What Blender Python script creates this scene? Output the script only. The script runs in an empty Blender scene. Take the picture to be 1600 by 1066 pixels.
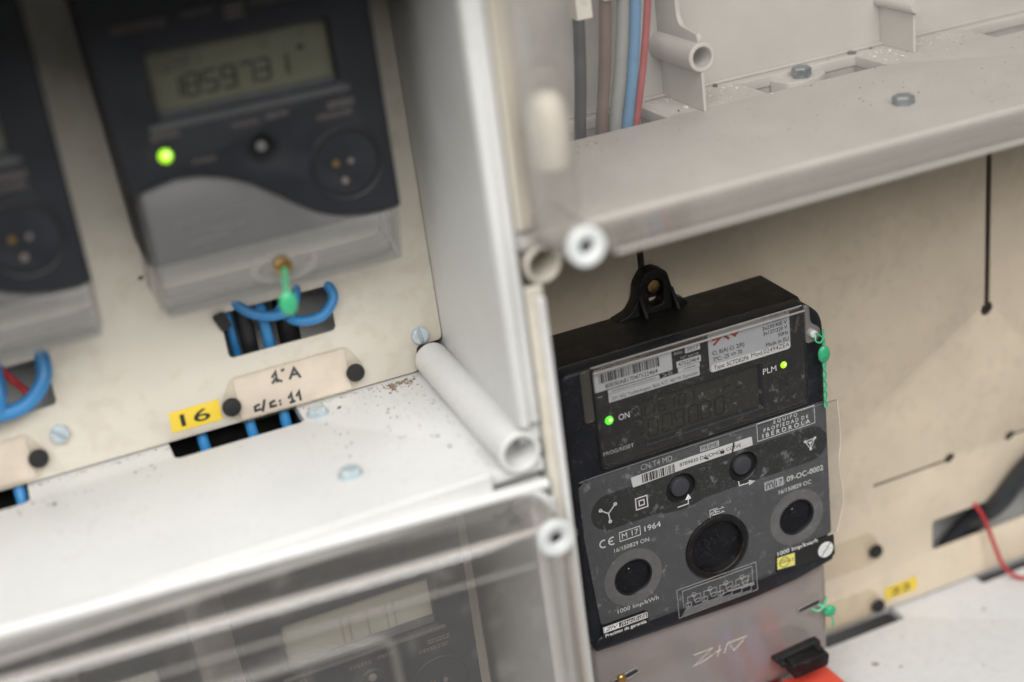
import bpy, bmesh, math, random
from mathutils import Vector, Matrix
random.seed(7)
S = 0.8e-3                      # one drawing unit = 0.8 mm
scene = bpy.context.scene
COL = scene.collection
# ------------------------------------------------------------------ camera
cam_d = bpy.data.cameras.new('camera'); cam = bpy.data.objects.new('camera', cam_d); COL.objects.link(cam)
scene.camera = cam
CP = Vector((-267.66, -929.14, 443.15))
R_ = Vector((0.91701688, -0.37836612, -0.12617103)); F_ = Vector((0.29946381, 0.86210115, -0.40878239))
# right vector of the fitted view (yaw / pitch / roll)
yaw, pitch, roll = -0.334325504, -0.421119487, -0.138693866
cy_, sy_, cp_, sp_ = math.cos(yaw), math.sin(yaw), math.cos(pitch), math.sin(pitch)
fwd = Vector((-sy_*cp_, cy_*cp_, sp_)); rgt = Vector((cy_, sy_, 0)); up = rgt.cross(fwd)
r2 = math.cos(roll)*rgt + math.sin(roll)*up; u2 = -math.sin(roll)*rgt + math.cos(roll)*up
M = Matrix((r2, u2, -fwd)).transposed().to_4x4(); M.translation = CP*S
cam.matrix_world = M
cam_d.sensor_width = 36; cam_d.lens = 36*2165.44/1600
cam_d.clip_start = 0.02; cam_d.clip_end = 50
cam_d.dof.use_dof = True; cam_d.dof.focus_distance = 1088*S; cam_d.dof.aperture_fstop = 2.2
cam_d.dof.aperture_blades = 9
# ------------------------------------------------------------------ world, lamp, exposure
w = bpy.data.worlds.new('World'); scene.world = w; w.use_nodes = True
w.node_tree.nodes['Background'].inputs[0].default_value = (1.0, 0.985, 0.96, 1)
w.node_tree.nodes['Background'].inputs[1].default_value = 0.12
def area(name, pos, target, size, power, color):
    l = bpy.data.lights.new(name, 'AREA'); l.shape = 'RECTANGLE'; l.size, l.size_y = size; l.energy = power; l.color = color
    o = bpy.data.objects.new(name, l); COL.objects.link(o); o.location = Vector(pos)*S
    o.rotation_euler = (Vector(target)-Vector(pos)).to_track_quat('-Z', 'Y').to_euler()
    return o
area('ceiling_lamp', (-420, -1500, 1480), (60, 0, 0), (2.2, 1.1), 55, (1.0, 0.985, 0.955))
scene.view_settings.view_transform = 'Standard'; scene.view_settings.look = 'None'
scene.view_settings.exposure = 0.0; scene.view_settings.gamma = 1
scene.render.engine = 'CYCLES'
scene.cycles.max_bounces = 14; scene.cycles.transparent_max_bounces = 24

# ------------------------------------------------------------------ materials
MATS = {}
def nodes(name):
    m = bpy.data.materials.new(name); m.use_nodes = True; MATS[name] = m
    nt = m.node_tree; return m, nt, nt.nodes['Principled BSDF']
def mat(name, col, rough=0.45, metal=0.0, var=0.06, vscale=60, bump=0.0, bscale=1500, spots=0.0, spot_col=None, spec=0.5, coat=0.0, sscale=220, sthr=0.70):
    m, nt, b = nodes(name); L = nt.links
    tc = nt.nodes.new('ShaderNodeTexCoord')
    n = nt.nodes.new('ShaderNodeTexNoise'); n.inputs['Scale'].default_value = vscale; n.inputs['Detail'].default_value = 5
    L.new(tc.outputs['Object'], n.inputs['Vector'])
    mp = nt.nodes.new('ShaderNodeMapRange'); mp.inputs[1].default_value = 0.3; mp.inputs[2].default_value = 0.7
    mp.inputs[3].default_value = 1-var; mp.inputs[4].default_value = 1+var
    L.new(n.outputs['Fac'], mp.inputs[0])
    mx = nt.nodes.new('ShaderNodeMix'); mx.data_type = 'RGBA'; mx.blend_type = 'MULTIPLY'; mx.inputs[0].default_value = 1
    mx.inputs[6].default_value = (*col, 1); L.new(mp.outputs[0], mx.inputs[7])
    out = mx.outputs[2]
    if spots:
        n2 = nt.nodes.new('ShaderNodeTexNoise'); n2.inputs['Scale'].default_value = sscale; n2.inputs['Detail'].default_value = 3
        L.new(tc.outputs['Object'], n2.inputs['Vector'])
        n4 = nt.nodes.new('ShaderNodeTexNoise'); n4.inputs['Scale'].default_value = sscale/7; L.new(tc.outputs['Object'], n4.inputs['Vector'])
        ad = nt.nodes.new('ShaderNodeMath'); ad.operation = 'MULTIPLY_ADD'; ad.inputs[1].default_value = 0.5
        L.new(n4.outputs['Fac'], ad.inputs[0]); L.new(n2.outputs['Fac'], ad.inputs[2])
        r = nt.nodes.new('ShaderNodeMapRange'); r.inputs[1].default_value = sthr+0.18; r.inputs[2].default_value = sthr+0.30; r.inputs[4].default_value = spots
        L.new(ad.outputs[0], r.inputs[0])
        m2 = nt.nodes.new('ShaderNodeMix'); m2.data_type = 'RGBA'; m2.inputs[7].default_value = (*(spot_col or (.2, .17, .13)), 1)
        L.new(r.outputs[0], m2.inputs[0]); L.new(out, m2.inputs[6]); out = m2.outputs[2]
    L.new(out, b.inputs['Base Color'])
    b.inputs['Metallic'].default_value = metal
    b.inputs['Specular IOR Level'].default_value = spec; b.inputs['Coat Weight'].default_value = coat
    rr_ = nt.nodes.new('ShaderNodeMapRange'); rr_.inputs[1].default_value = .3; rr_.inputs[2].default_value = .7
    rr_.inputs[3].default_value = max(.03, rough-.06); rr_.inputs[4].default_value = rough+.08
    L.new(n.outputs['Fac'], rr_.inputs[0]); L.new(rr_.outputs[0], b.inputs['Roughness'])
    if bump:
        n3 = nt.nodes.new('ShaderNodeTexNoise'); n3.inputs['Scale'].default_value = bscale; n3.inputs['Detail'].default_value = 2
        L.new(tc.outputs['Object'], n3.inputs['Vector'])
        bp = nt.nodes.new('ShaderNodeBump'); bp.inputs['Strength'].default_value = bump; bp.inputs['Distance'].default_value = 0.0004
        L.new(n3.outputs['Fac'], bp.inputs['Height']); L.new(bp.outputs[0], b.inputs['Normal'])
    return m
def clear(name, tint=(.95, .95, .95), milk=0.03, milk_col=(.8, .8, .8), rough=0.06, ior=1.45, scratch=0.0, sscale=300, refr=0.0, lo=.52, hi=.8):
    """clear plastic sheet: straight-through transmission, Fresnel gloss, a little haze"""
    m, nt, b = nodes(name); L = nt.links; nt.nodes.remove(b); out = nt.nodes['Material Output']
    tr = nt.nodes.new('ShaderNodeBsdfTransparent'); tr.inputs[0].default_value = (*tint, 1)
    gl = nt.nodes.new('ShaderNodeBsdfGlossy'); gl.inputs['Roughness'].default_value = rough
    df = nt.nodes.new('ShaderNodeBsdfDiffuse'); df.inputs[0].default_value = (*milk_col, 1)
    base = tr.outputs[0]
    if refr:
        rf = nt.nodes.new('ShaderNodeBsdfRefraction'); rf.inputs[0].default_value = (*tint, 1); rf.inputs['Roughness'].default_value = .30; rf.inputs['IOR'].default_value = 1.12
        mr = nt.nodes.new('ShaderNodeMixShader'); mr.inputs[0].default_value = refr; L.new(tr.outputs[0], mr.inputs[1]); L.new(rf.outputs[0], mr.inputs[2]); base = mr.outputs[0]
    m1 = nt.nodes.new('ShaderNodeMixShader'); m1.inputs[0].default_value = milk
    L.new(base, m1.inputs[1]); L.new(df.outputs[0], m1.inputs[2])
    if scratch:
        tc = nt.nodes.new('ShaderNodeTexCoord'); n = nt.nodes.new('ShaderNodeTexNoise'); n.inputs['Scale'].default_value = sscale; n.inputs['Detail'].default_value = 6; n.inputs['Roughness'].default_value = .7
        L.new(tc.outputs['Object'], n.inputs['Vector'])
        mp = nt.nodes.new('ShaderNodeMapRange'); mp.inputs[1].default_value = lo; mp.inputs[2].default_value = hi; mp.inputs[3].default_value = milk; mp.inputs[4].default_value = milk+scratch
        L.new(n.outputs['Fac'], mp.inputs[0]); L.new(mp.outputs[0], m1.inputs[0])
    fr = nt.nodes.new('ShaderNodeFresnel')          # same Fresnel curve for both sides of the thin sheet
    ge = nt.nodes.new('ShaderNodeNewGeometry'); mi = nt.nodes.new('ShaderNodeMapRange'); mi.inputs[3].default_value = ior; mi.inputs[4].default_value = 1/ior
    L.new(ge.outputs['Backfacing'], mi.inputs[0]); L.new(mi.outputs[0], fr.inputs[0])
    m2 = nt.nodes.new('ShaderNodeMixShader'); L.new(fr.outputs[0], m2.inputs[0]); L.new(m1.outputs[0], m2.inputs[1]); L.new(gl.outputs[0], m2.inputs[2])
    L.new(m2.outputs[0], out.inputs[0]); return m
def glow(name, col, e):
    m, nt, b = nodes(name); b.inputs['Base Color'].default_value = (*col, 1); b.inputs['Emission Color'].default_value = (*col, 1); b.inputs['Emission Strength'].default_value = e; return m
mat('cabinet', (.66, .66, .65), .42, var=.05, vscale=14, bump=.12, spots=.25, spot_col=(.42, .38, .32), sscale=400, sthr=.66)
mat('cabinet_dusty', (.535, .52, .50), .55, var=.05, vscale=30, bump=.2, spots=.35, spot_col=(.36, .31, .26), sscale=900, sthr=.66)
mat('cabinet_grey', (.53, .52, .50), .5, var=.04, vscale=25, bump=.12, spots=.2, spot_col=(.42, .38, .32), sscale=900, sthr=.68)
mat('liner', (.36, .36, .34), .5, var=.08)  # recess shade put into the colour so the openings look dark
mat('cabinet_speckled', (.66, .665, .67), .5, var=.10, vscale=900, bump=.5, bscale=900, spots=.35, spot_col=(.45, .45, .45), sscale=900, sthr=.6)
mat('plate', (.615, .575, .50), .38, var=.03, vscale=18, bump=.05, spots=.22, spot_col=(.45, .38, .29), sscale=90, sthr=.60)
mat('plate_worn', (.70, .60, .47), .45, var=.07, vscale=22, bump=.06, spots=.16, spot_col=(.45, .38, .30), sscale=110, sthr=.60)
mat('black_plastic', (.010, .0095, .0095), .46, spec=.3, var=.15, bump=.35, bscale=2500, spots=.3, spot_col=(.16, .15, .14), sscale=1300, sthr=.68)
mat('navy_plastic', (.015, .016, .021), .38, spec=.35, var=.12, bump=.3, bscale=2500, spots=.3, spot_col=(.14, .14, .14), sscale=1300, sthr=.69)
mat('meter_grey', (.018, .0195, .0245), .45, spec=.35, var=.08, bump=.3, bscale=2200)
mat('window_black', (.016, .015, .015), .5, var=.1, spots=.35, spot_col=(.2, .2, .2), sscale=1200, sthr=.66)
mat('face_grey', (.082, .085, .092), .45, var=.08, vscale=50, spots=.3, spot_col=(.3, .3, .3), sscale=1100, sthr=.67)
mat('face_halo', (.165, .165, .162), .5, var=.1, vscale=200)
mat('pill_black', (.013, .013, .014), .4, var=.3, vscale=90, spots=.35, spot_col=(.2, .2, .2), sscale=1000, sthr=.66)
mat('pit_black', (.010, .010, .013), .25, var=.2, spots=.35, spot_col=(.2, .2, .21), sscale=1400, sthr=.72)
mat('rubber', (.012, .012, .013), .55, var=.1)
mat('void', (.006, .006, .006), .8)
mat('ink_white', (.90, .90, .89), .5, var=.08, vscale=400)
mat('ink_grey', (.48, .48, .48), .5, var=.15, vscale=400)
mat('ink_brown', (.15, .125, .115), .6, var=.15, vscale=300)
mat('ink_black', (.02, .02, .02), .5)
mat('ink_pen', (.035, .035, .05), .5)
mat('paper', (.60, .60, .62), .45, var=.05, vscale=120)
mat('paper_white', (.80, .80, .79), .4, var=.03)
mat('paper_beige', (.68, .60, .52), .6, var=.08, vscale=60)
mat('silver_label', (.52, .53, .56), .32, var=.04)
mat('red_print', (.35, .045, .045), .4)
mat('lcd', (.034, .033, .025), .3, var=.1, vscale=60, spots=.3, spot_col=(.16, .16, .15), sscale=500, sthr=.68)
mat('lcd_lit', (.42, .41, .34), .35, var=.05)  # display colour lightened in place of light reaching behind the cover
mat('lcd_green', (.125, .128, .09), .35, var=.05)
mat('lcd_seg', (.012, .012, .009), .4)
mat('lcd_seg_light', (.05, .05, .032), .4)
mat('button', (.048, .048, .056), .3)
mat('yellow', (.82, .60, .055), .5, var=.04)
mat('yellow_pale', (.80, .74, .20), .5, var=.04)
mat('zinc_dull', (.25, .29, .31), .4, metal=.6, var=.15, vscale=300, bump=.1)
mat('zinc', (.50, .58, .62), .36, metal=.35, var=.12, vscale=300, bump=.1)
mat('brass', (.55, .36, .13), .35, metal=1, var=.2, vscale=400)
mat('blue_cable', (.035, .215, .49), .38, var=.08)
mat('blue_cable_dusty', (.10, .24, .42), .5, var=.1)
mat('red_cable', (.42, .03, .035), .4, var=.08)
mat('red_cable_dusty', (.33, .06, .065), .5, var=.1)
mat('brown_cable', (.13, .085, .07), .5, var=.1)
mat('grey_cable', (.26, .275, .275), .5, var=.08)
mat('dark_cable', (.026, .029, .033), .45, var=.1)
mat('white_plastic', (.72, .70, .64), .4, var=.03)
mat('ring_plastic', (.66, .68, .68), .4, var=.05, vscale=250)
mat('red_plastic', (.72, .075, .045), .4, var=.05)
mat('green_seal', (.05, .42, .20), .3, var=.12, vscale=300)
mat('green_wire', (.07, .50, .25), .3, var=.1)
mat('dirt', (.22, .16, .11), .9, var=.4, vscale=500)
mat('crumb_white', (.72, .69, .62), .8, var=.1)
mat('crumb_dark', (.13, .115, .10), .9, var=.3)
mat('lcd_seg_pale', (.30, .29, .24), .4)
mat('lens_black', (.012, .012, .014), .08, var=.05)
mat('room_wall', (.3, .3, .3), .8)
clear('clear_cover', (.965, .955, .945), milk=.035, milk_col=(.72, .70, .68), rough=.10, scratch=.05, sscale=90)
clear('clear_hazy', (.975, .965, .955), milk=.045, milk_col=(.80, .77, .75), rough=.07, ior=1.6, scratch=.10, sscale=45, lo=.55, hi=.8)
clear('clear_frost', (.93, .92, .91), milk=.20, milk_col=(.56, .535, .51), rough=.12)
clear('clear_post', (.90, .89, .88), milk=.10, milk_col=(.75, .73, .71), rough=.12)
clear('clear_window', (.95, .95, .95), milk=.008, rough=.08, scratch=.20, sscale=130, lo=.60, hi=.78)
clear('clear_edge', (.88, .87, .86), milk=.22, milk_col=(.60, .57, .54), rough=.10)
clear('bead_highlight', (.9, .89, .88), milk=.45, milk_col=(.70, .66, .62), rough=.12)  # milky pale colour that paints highlight lines along clear edges
clear('clear_smoke', (.80, .78, .75), milk=.12, milk_col=(.40, .37, .33), rough=.12)
clear('film', (.95, .95, .95), milk=.018, milk_col=(.66, .66, .66), rough=.16, scratch=.24, sscale=95, lo=.58, hi=.76)
clear('holder_clear', (.985, .975, .955), milk=.015, milk_col=(.6, .55, .48), rough=.12)
clear('meter_skirt', (.93, .93, .93), milk=.13, milk_col=(.55, .55, .55), rough=.35, ior=1.22)
clear('terminal_skirt', (.80, .76, .75), milk=.22, milk_col=(.84, .77, .75), rough=.10, refr=.8)
glow('led_green', (.10, .80, .03), 1.1)
glow('led_lime', (.40, .85, .01), 1.1)
glow('led_core', (.45, 1.0, .22), 2.6)

# ------------------------------------------------------------------ objects
ORG = {}
def new_obj(name, data, parent):
    o = bpy.data.objects.new(name, data); COL.objects.link(o)
    if parent is not None: o.parent = parent; ORG[o] = ORG[parent]
    return o
def tag(o, label, cat, group=None):
    o['label'] = label; o['category'] = cat
    if group: o['group'] = group
    return o
def thing(name, label, cat, loc, group=None):
    o = bpy.data.objects.new(name, None); COL.objects.link(o); o.empty_display_size = .01
    ORG[o] = Vector(loc); o.location = Vector(loc)*S
    return tag(o, label, cat, group)
def obj(name, bm, material, parent=None, smooth=35, kind=None, solid=0, bevel=0, origin=None):
    """bm is in drawing units, world placed. Linked as one mesh object."""
    bmesh.ops.recalc_face_normals(bm, faces=bm.faces)
    if parent is not None: org = ORG[parent]
    else:
        xs = [v.co for v in bm.verts]
        org = origin or Vector(((min(v.x for v in xs)+max(v.x for v in xs))/2, (min(v.y for v in xs)+max(v.y for v in xs))/2, min(v.z for v in xs)))
    for v in bm.verts: v.co = (v.co-org)*S
    me = bpy.data.meshes.new(name); bm.to_mesh(me); bm.free()
    me.materials.append(MATS[material])
    o = new_obj(name, me, parent)
    if parent is None: ORG[o] = org; o.location = org*S
    if kind: o['kind'] = kind
    if solid:
        md = o.modifiers.new('thickness', 'SOLIDIFY'); md.thickness = solid*S; md.offset = -1
    if bevel:
        md = o.modifiers.new('bevel', 'BEVEL'); md.width = bevel*S; md.segments = 3; md.limit_method = 'ANGLE'; md.angle_limit = math.radians(40)
    if smooth:
        for p in me.polygons: p.use_smooth = True
        me.set_sharp_from_angle(angle=math.radians(smooth))
    return o
def copy_tree(o, d, parent=None, skip=False):
    c = o.copy(); COL.objects.link(c)
    if parent is None: c.location = o.location+Vector(d)*S; ORG[c] = ORG[o]+Vector(d)
    else: c.parent = parent; ORG[c] = ORG[parent]
    for ch in list(o.children):
        if skip and ch.name.startswith('lcd_'): continue
        copy_tree(ch, d, c, skip)
    return c
BM = bmesh.new
# ---- shapes
def box(bm, x0, x1, y0, y1, z0, z1):
    vs = [bm.verts.new((x, y, z)) for x in (x0, x1) for y in (y0, y1) for z in (z0, z1)]
    for f in ((0, 1, 3, 2), (4, 6, 7, 5), (0, 4, 5, 1), (2, 3, 7, 6), (0, 2, 6, 4), (1, 5, 7, 3)): bm.faces.new([vs[i] for i in f])
    return bm
def hexa(bm, p):     # 8 points: 4 of one end loop, then 4 of the other
    vs = [bm.verts.new(q) for q in p]
    for f in ((0, 1, 2, 3), (7, 6, 5, 4), (0, 4, 5, 1), (1, 5, 6, 2), (2, 6, 7, 3), (3, 7, 4, 0)): bm.faces.new([vs[i] for i in f])
    return bm
def circ(cx, cz, r, n=40, rz=None, a0=0): return [(cx+r*math.cos(a0+2*math.pi*i/n), cz+(rz or r)*math.sin(a0+2*math.pi*i/n)) for i in range(n)]
def rr(x0, z0, x1, z1, r, n=5):
    out = []
    for cx, cz, a in ((x1-r, z1-r, 0), (x0+r, z1-r, 90), (x0+r, z0+r, 180), (x1-r, z0+r, 270)):
        for i in range(n+1):
            t = math.radians(a+90*i/n); out.append((cx+r*math.cos(t), cz+r*math.sin(t)))
    return out
def rounded(pts, r, n=4):
    out = []; N = len(pts)
    for i in range(N):
        p0, p1, p2 = Vector(pts[i-1]), Vector(pts[i]), Vector(pts[(i+1) % N])
        a = (p0-p1); b = (p2-p1); k = min(r, a.length/2, b.length/2); a = p1+a.normalized()*k; b = p1+b.normalized()*k
        for j in range(n+1):
            t = j/n; q = a*(1-t)**2+p1*2*t*(1-t)+b*t*t; out.append((q.x, q.y))
    return out
def plate(loops, lo, hi, plane='XZ', bev=0.0, bm=None, res=2):
    """filled outline with holes, extruded between lo and hi along the third axis"""
    cu = bpy.data.curves.new('tmp', 'CURVE'); cu.dimensions = '2D'; cu.fill_mode = 'BOTH'
    for lp in loops:
        s = cu.splines.new('POLY'); s.points.add(len(lp)-1); s.use_cyclic_u = True
        for p, q in zip(s.points, lp): p.co = (q[0], q[1], 0, 1)
    h = (hi-lo)/2; bev = min(bev, h*.98); cu.extrude = h-bev; cu.bevel_depth = bev; cu.bevel_resolution = res; cu.offset = -bev if bev else 0
    o = bpy.data.objects.new('tmp', cu); COL.objects.link(o)
    me = bpy.data.meshes.new_from_object(o.evaluated_get(bpy.context.evaluated_depsgraph_get()))
    bpy.data.objects.remove(o); bpy.data.curves.remove(cu)
    out = bm or BM(); b2 = BM(); b2.from_mesh(me); bpy.data.meshes.remove(me)
    bmesh.ops.remove_doubles(b2, verts=b2.verts, dist=1e-4)
    m = (hi+lo)/2
    for v in b2.verts:
        a, b, c = v.co
        v.co = {'XZ': (a, m+c, b), 'XY': (a, b, m+c), 'YZ': (m+c, a, b)}[plane]
    t = bpy.data.meshes.new('t'); b2.to_mesh(t); b2.free(); out.from_mesh(t); bpy.data.meshes.remove(t)
    return out
def lathe(bm, prof, c, axis='y', n=32, cap0=True, cap1=True):
    """prof: (radius, position along axis)"""
    rings = []
    for r, h in prof:
        ring = []
        for i in range(n):
            a = 2*math.pi*i/n; u, v = r*math.cos(a), r*math.sin(a)
            p = {'y': (u, h, v), 'z': (u, v, h), 'x': (h, u, v)}[axis]
            ring.append(bm.verts.new(Vector(c)+Vector(p)))
        rings.append(ring)
    for a, b in zip(rings, rings[1:]):
        for i in range(n): bm.faces.new((a[i], a[(i+1) % n], b[(i+1) % n], b[i]))
    if cap0: bm.faces.new(rings[0])
    if cap1: bm.faces.new(rings[-1])
    return bm
def spline(pts, n=8):
    P = [Vector(p) for p in pts]; P = [P[0]*2-P[1]]+P+[P[-1]*2-P[-2]]; out = []
    for i in range(1, len(P)-2):
        for j in range(n):
            t = j/n; a, b, c, d = P[i-1:i+3]
            out.append(.5*((2*b)+(c-a)*t+(2*a-5*b+4*c-d)*t*t+(3*b-a-3*c+d)*t**3))
    out.append(P[-2]); return out
def tube(bm, pts, r, n=12, sm=8, twist=None):
    pts = spline(pts, sm) if sm else [Vector(p) for p in pts]
    rings = []; up_ = Vector((0.31, .85, .42)).normalized()
    for i, p in enumerate(pts):
        t = (pts[min(i+1, len(pts)-1)]-pts[max(i-1, 0)]).normalized()
        u = t.cross(up_).normalized(); v = t.cross(u).normalized()
        rad = r(i/(len(pts)-1)) if callable(r) else r
        rings.append([bm.verts.new(p+(u*math.cos(2*math.pi*k/n)+v*math.sin(2*math.pi*k/n))*rad) for k in range(n)])
    for a, b in zip(rings, rings[1:]):
        for k in range(n): bm.faces.new((a[k], a[(k+1) % n], b[(k+1) % n], b[k]))
    bm.faces.new(rings[0]); bm.faces.new(rings[-1]); return bm
def ball(bm, c, rx, ry=None, rz=None, u=20, v=12, jit=0):
    ry = ry or rx; rz = rz or rx
    m = Matrix.Translation(Vector(c)) @ Matrix.Diagonal((rx, ry, rz, 1))
    r = bmesh.ops.create_uvsphere(bm, u_segments=u, v_segments=v, radius=1, matrix=m)
    if jit:
        for q in r['verts']: q.co += Vector((random.uniform(-1, 1), random.uniform(-1, 1), random.uniform(-1, 1)))*jit
    return bm
TXT = {}
def text(parent, s, x0, x1, z, h, y, material='ink_white', bold=0.0, shear=0.0, th=.15, slope=0.0):
    """flat printed lettering: s fills x0..x1, baseline z, capital height h, on the plane y"""
    cu = bpy.data.curves.new('t', 'FONT'); cu.body = s; cu.size = 1; cu.offset = 0 if any(c in s for c in 'MmkN') else min(.011, bold*.5+.005); cu.shear = shear; cu.resolution_u = 3
    o = bpy.data.objects.new('t', cu); COL.objects.link(o)
    me = bpy.data.meshes.new_from_object(o.evaluated_get(bpy.context.evaluated_depsgraph_get()))
    bpy.data.objects.remove(o); bpy.data.curves.remove(cu)
    bm = BM(); bm.from_mesh(me); bpy.data.meshes.remove(me)
    a = min(v.co.x for v in bm.verts); b = max(v.co.x for v in bm.verts); k = (x1-x0)/(b-a); kz = h/.70
    for v in bm.verts:
        X = x0+(v.co.x-a)*k; v.co = (X, y, z+v.co.y*kz+slope*(X-x0))
    return obj('lettering', bm, material, parent, smooth=0)
def flat(parent, name, loops, y, material, th=.25):
    return obj(name, plate(loops, y-th, y), material, parent, smooth=0)
def strokes(parent, name, lines, y, wd, material):
    """pen or printed strokes: polylines in x,z drawn as thin bars"""
    bm = BM()
    for k_, ln in enumerate(lines):
        P = [Vector(p) for p in ln]; P = [p for i, p in enumerate(P) if i == 0 or (p-P[i-1]).length > 1e-5]
        if len(P) < 2: continue
        closed = (P[0]-P[-1]).length < 1e-4 and len(P) > 3
        if closed: P = P[:-1]
        n = len(P); yy = y-.012*(k_ % 12); fr, bk = [], []
        for i in range(n):
            a = P[i]-P[i-1] if (i or closed) else P[1]-P[0]
            b = P[(i+1) % n]-P[i] if (i < n-1 or closed) else P[-1]-P[-2]
            a.normalize(); b.normalize(); na = Vector((-a.y, a.x)); nb = Vector((-b.y, b.x)); m = na+nb
            m = m.normalized() if m.length > .2 else na
            m = m*(wd/2/max(.45, m.dot(na)))
            e = Vector((0, 0)) if closed else (-a*wd*.3 if i == 0 else (b*wd*.3 if i == n-1 else Vector((0, 0))))
            c = P[i]+e
            fr.append([bm.verts.new((q.x, yy-.2, q.y)) for q in (c+m, c-m)]); bk.append([bm.verts.new((q.x, yy, q.y)) for q in (c+m, c-m)])
        for i in range(n if closed else n-1):
            j = (i+1) % n
            bm.faces.new((fr[i][0], fr[j][0], fr[j][1], fr[i][1])); bm.faces.new((fr[i][0], bk[i][0], bk[j][0], fr[j][0])); bm.faces.new((fr[i][1], fr[j][1], bk[j][1], bk[i][1]))
        if not closed:
            for e_ in (0, -1): bm.faces.new((fr[e_][0], fr[e_][1], bk[e_][1], bk[e_][0]))
    return obj(name, bm, material, parent, smooth=0)
SEG = {'0': 'abcdef', '1': 'bc', '2': 'abged', '3': 'abgcd', '4': 'fgbc', '5': 'afgcd', '6': 'afgedc', '7': 'abc', '8': 'abcdefg', '9': 'abcdfg', '-': 'g', 'F': 'afge'}
def digits(parent, s, x, z, w_, h, gap, y, material, name='lcd_digit', t=None):
    t = t or w_*.17
    for ch in s:
        if ch in SEG:
            sl = h*.06
            def P(a, b): return (x+a*w_+sl*b, z+b*h)
            L = {'a': (P(0, 1), P(1, 1)), 'b': (P(1, .5), P(1, 1)), 'c': (P(1, 0), P(1, .5)), 'd': (P(0, 0), P(1, 0)), 'e': (P(0, 0), P(0, .5)), 'f': (P(0, .5), P(0, 1)), 'g': (P(0, .5), P(1, .5))}
            lines = []
            for c in SEG[ch]:
                p, q = Vector(L[c][0]), Vector(L[c][1]); d = (q-p)*.10; lines.append([p+d, q-d])
            strokes(parent, name, lines, y, t, material)
        elif ch == '.':
            x -= gap; strokes(parent, name, [[(x-.2, z), (x+.2, z)]], y, t, material); x += gap*.6; continue
        x += w_+gap
def hexbolt(bm, c, r, h, axis='z', up=1):
    rings = []
    for rad, k in ((r, 0), (r, .8), (r*.86, 1.0)):
        ring = []
        for i in range(6):
            a = math.pi/3*i+.35; u, v = rad*math.cos(a), rad*math.sin(a); d = k*h*up
            ring.append(bm.verts.new(Vector(c)+Vector({'z': (u, v, d), 'y': (u, d, v)}[axis])))
        rings.append(ring)
    for a, b in zip(rings, rings[1:]):
        for i in range(6): bm.faces.new((a[i], a[(i+1) % 6], b[(i+1) % 6], b[i]))
    bm.faces.new(rings[0]); bm.faces.new(rings[-1]); return bm
def slotted(parent, x, z, r, y, ang, name='screw', material='zinc'):
    bm = BM(); h = r*.42; wd = r*.17
    # two half discs with a slot between them, on a base disc
    lathe(bm, [(r, 0), (r, -h*.6)], (x, y, z), n=28)
    for s in (-1, 1):
        pts = []
        a1 = math.asin(wd/r)
        for i in range(15):
            t = a1+(math.pi-2*a1)*i/14; pts.append((math.cos(t)*r, s*math.sin(t)*r))
        ca, sa = math.cos(ang), math.sin(ang)
        plate([[(x+p*ca-q*sa, z+p*sa+q*ca) for p, q in pts]], y-h*1.5, y-h*.6, bm=bm, bev=h*.35)
    return obj(name, bm, material, parent)
def ring_tube(parent, x, z, ro, ri, y0, y1, material, name='screw_tube', taper=.0):
    bm = BM()
    lathe(bm, [(ro-taper, y1), (ro, y0+.8), (ro-.8, y0), (ri+.6, y0), (ri, y0+.6), (ri*.9, y0+26)], (x, 0, z), n=36)
    return obj(name, bm, material, parent)

# ================================================================== setting
o = obj('wall', box(BM(), -900, 900, 70, 80, -700, 800), 'room_wall'); o['kind'] = 'structure'

# ================================================================== cabinets
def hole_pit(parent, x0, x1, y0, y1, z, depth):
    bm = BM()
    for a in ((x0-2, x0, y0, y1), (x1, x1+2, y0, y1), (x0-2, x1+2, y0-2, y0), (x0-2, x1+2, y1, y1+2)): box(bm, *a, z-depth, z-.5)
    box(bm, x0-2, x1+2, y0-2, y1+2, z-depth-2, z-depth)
    return obj('dark_pit_box', bm, 'void', parent, smooth=0)  # black box added under the slot to keep it dark inside
# ---- upper left cabinet, cover taken off
TL = thing('meter_cabinet', 'open pale cabinet holding two grey meters above a white shelf, its cover taken off', 'cabinet', (-310, -60, -12), 'meter cabinets')
holesTL = [rr(-214.5, -24.5, -119.5, 40, 5), rr(-412, -24.5, -315, 40, 5)]
obj('floor', plate([[(-640, -176), (4, -176), (4, 46), (-640, 46)]]+holesTL, -11, -1.5, 'XY', bev=1.2), 'cabinet', TL)
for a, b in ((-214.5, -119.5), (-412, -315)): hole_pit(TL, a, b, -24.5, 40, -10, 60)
obj('floor_lip', plate([rr(-640, -13, -34, 1.2, 2)], -181, -176.3, bev=1.8), 'cabinet', TL)
obj('back_wall', box(BM(), -640, 4, 46.2, 50, -11, 360), 'cabinet', TL, smooth=0)
obj('ceiling', box(BM(), -640, 4, -176, 46, 352, 360), 'cabinet', TL, smooth=0)
obj('shade_canopy', box(BM(), -640, 4, -250, -176.2, 366, 374), 'cabinet', TL, bevel=1.5)  # unseen canopy added to shade the upper part of this cabinet
obj('side_wall', hexa(BM(), [(-9.5, -174, 12), (3, 46, 12), (4.6, 46, 12), (4.6, -174, 12), (-9.5, -174, 351.8), (3, 46, 351.8), (4.6, 46, 351.8), (4.6, -174, 351.8)]), 'cabinet', TL, smooth=0)
obj('side_wall', box(BM(), -646, -640.2, -176, 46, -11, 360), 'cabinet', TL, smooth=0)
obj('rim', plate([rr(-11, 25.5, 4.4, 360, 2)], -180, -174.2, bev=2.4), 'cabinet', TL)
obj('rim_bead', plate([rr(-10.5, 26.5, -4.2, 359, 2)], -184, -180.1, bev=1.9), 'cabinet', TL)
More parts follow.
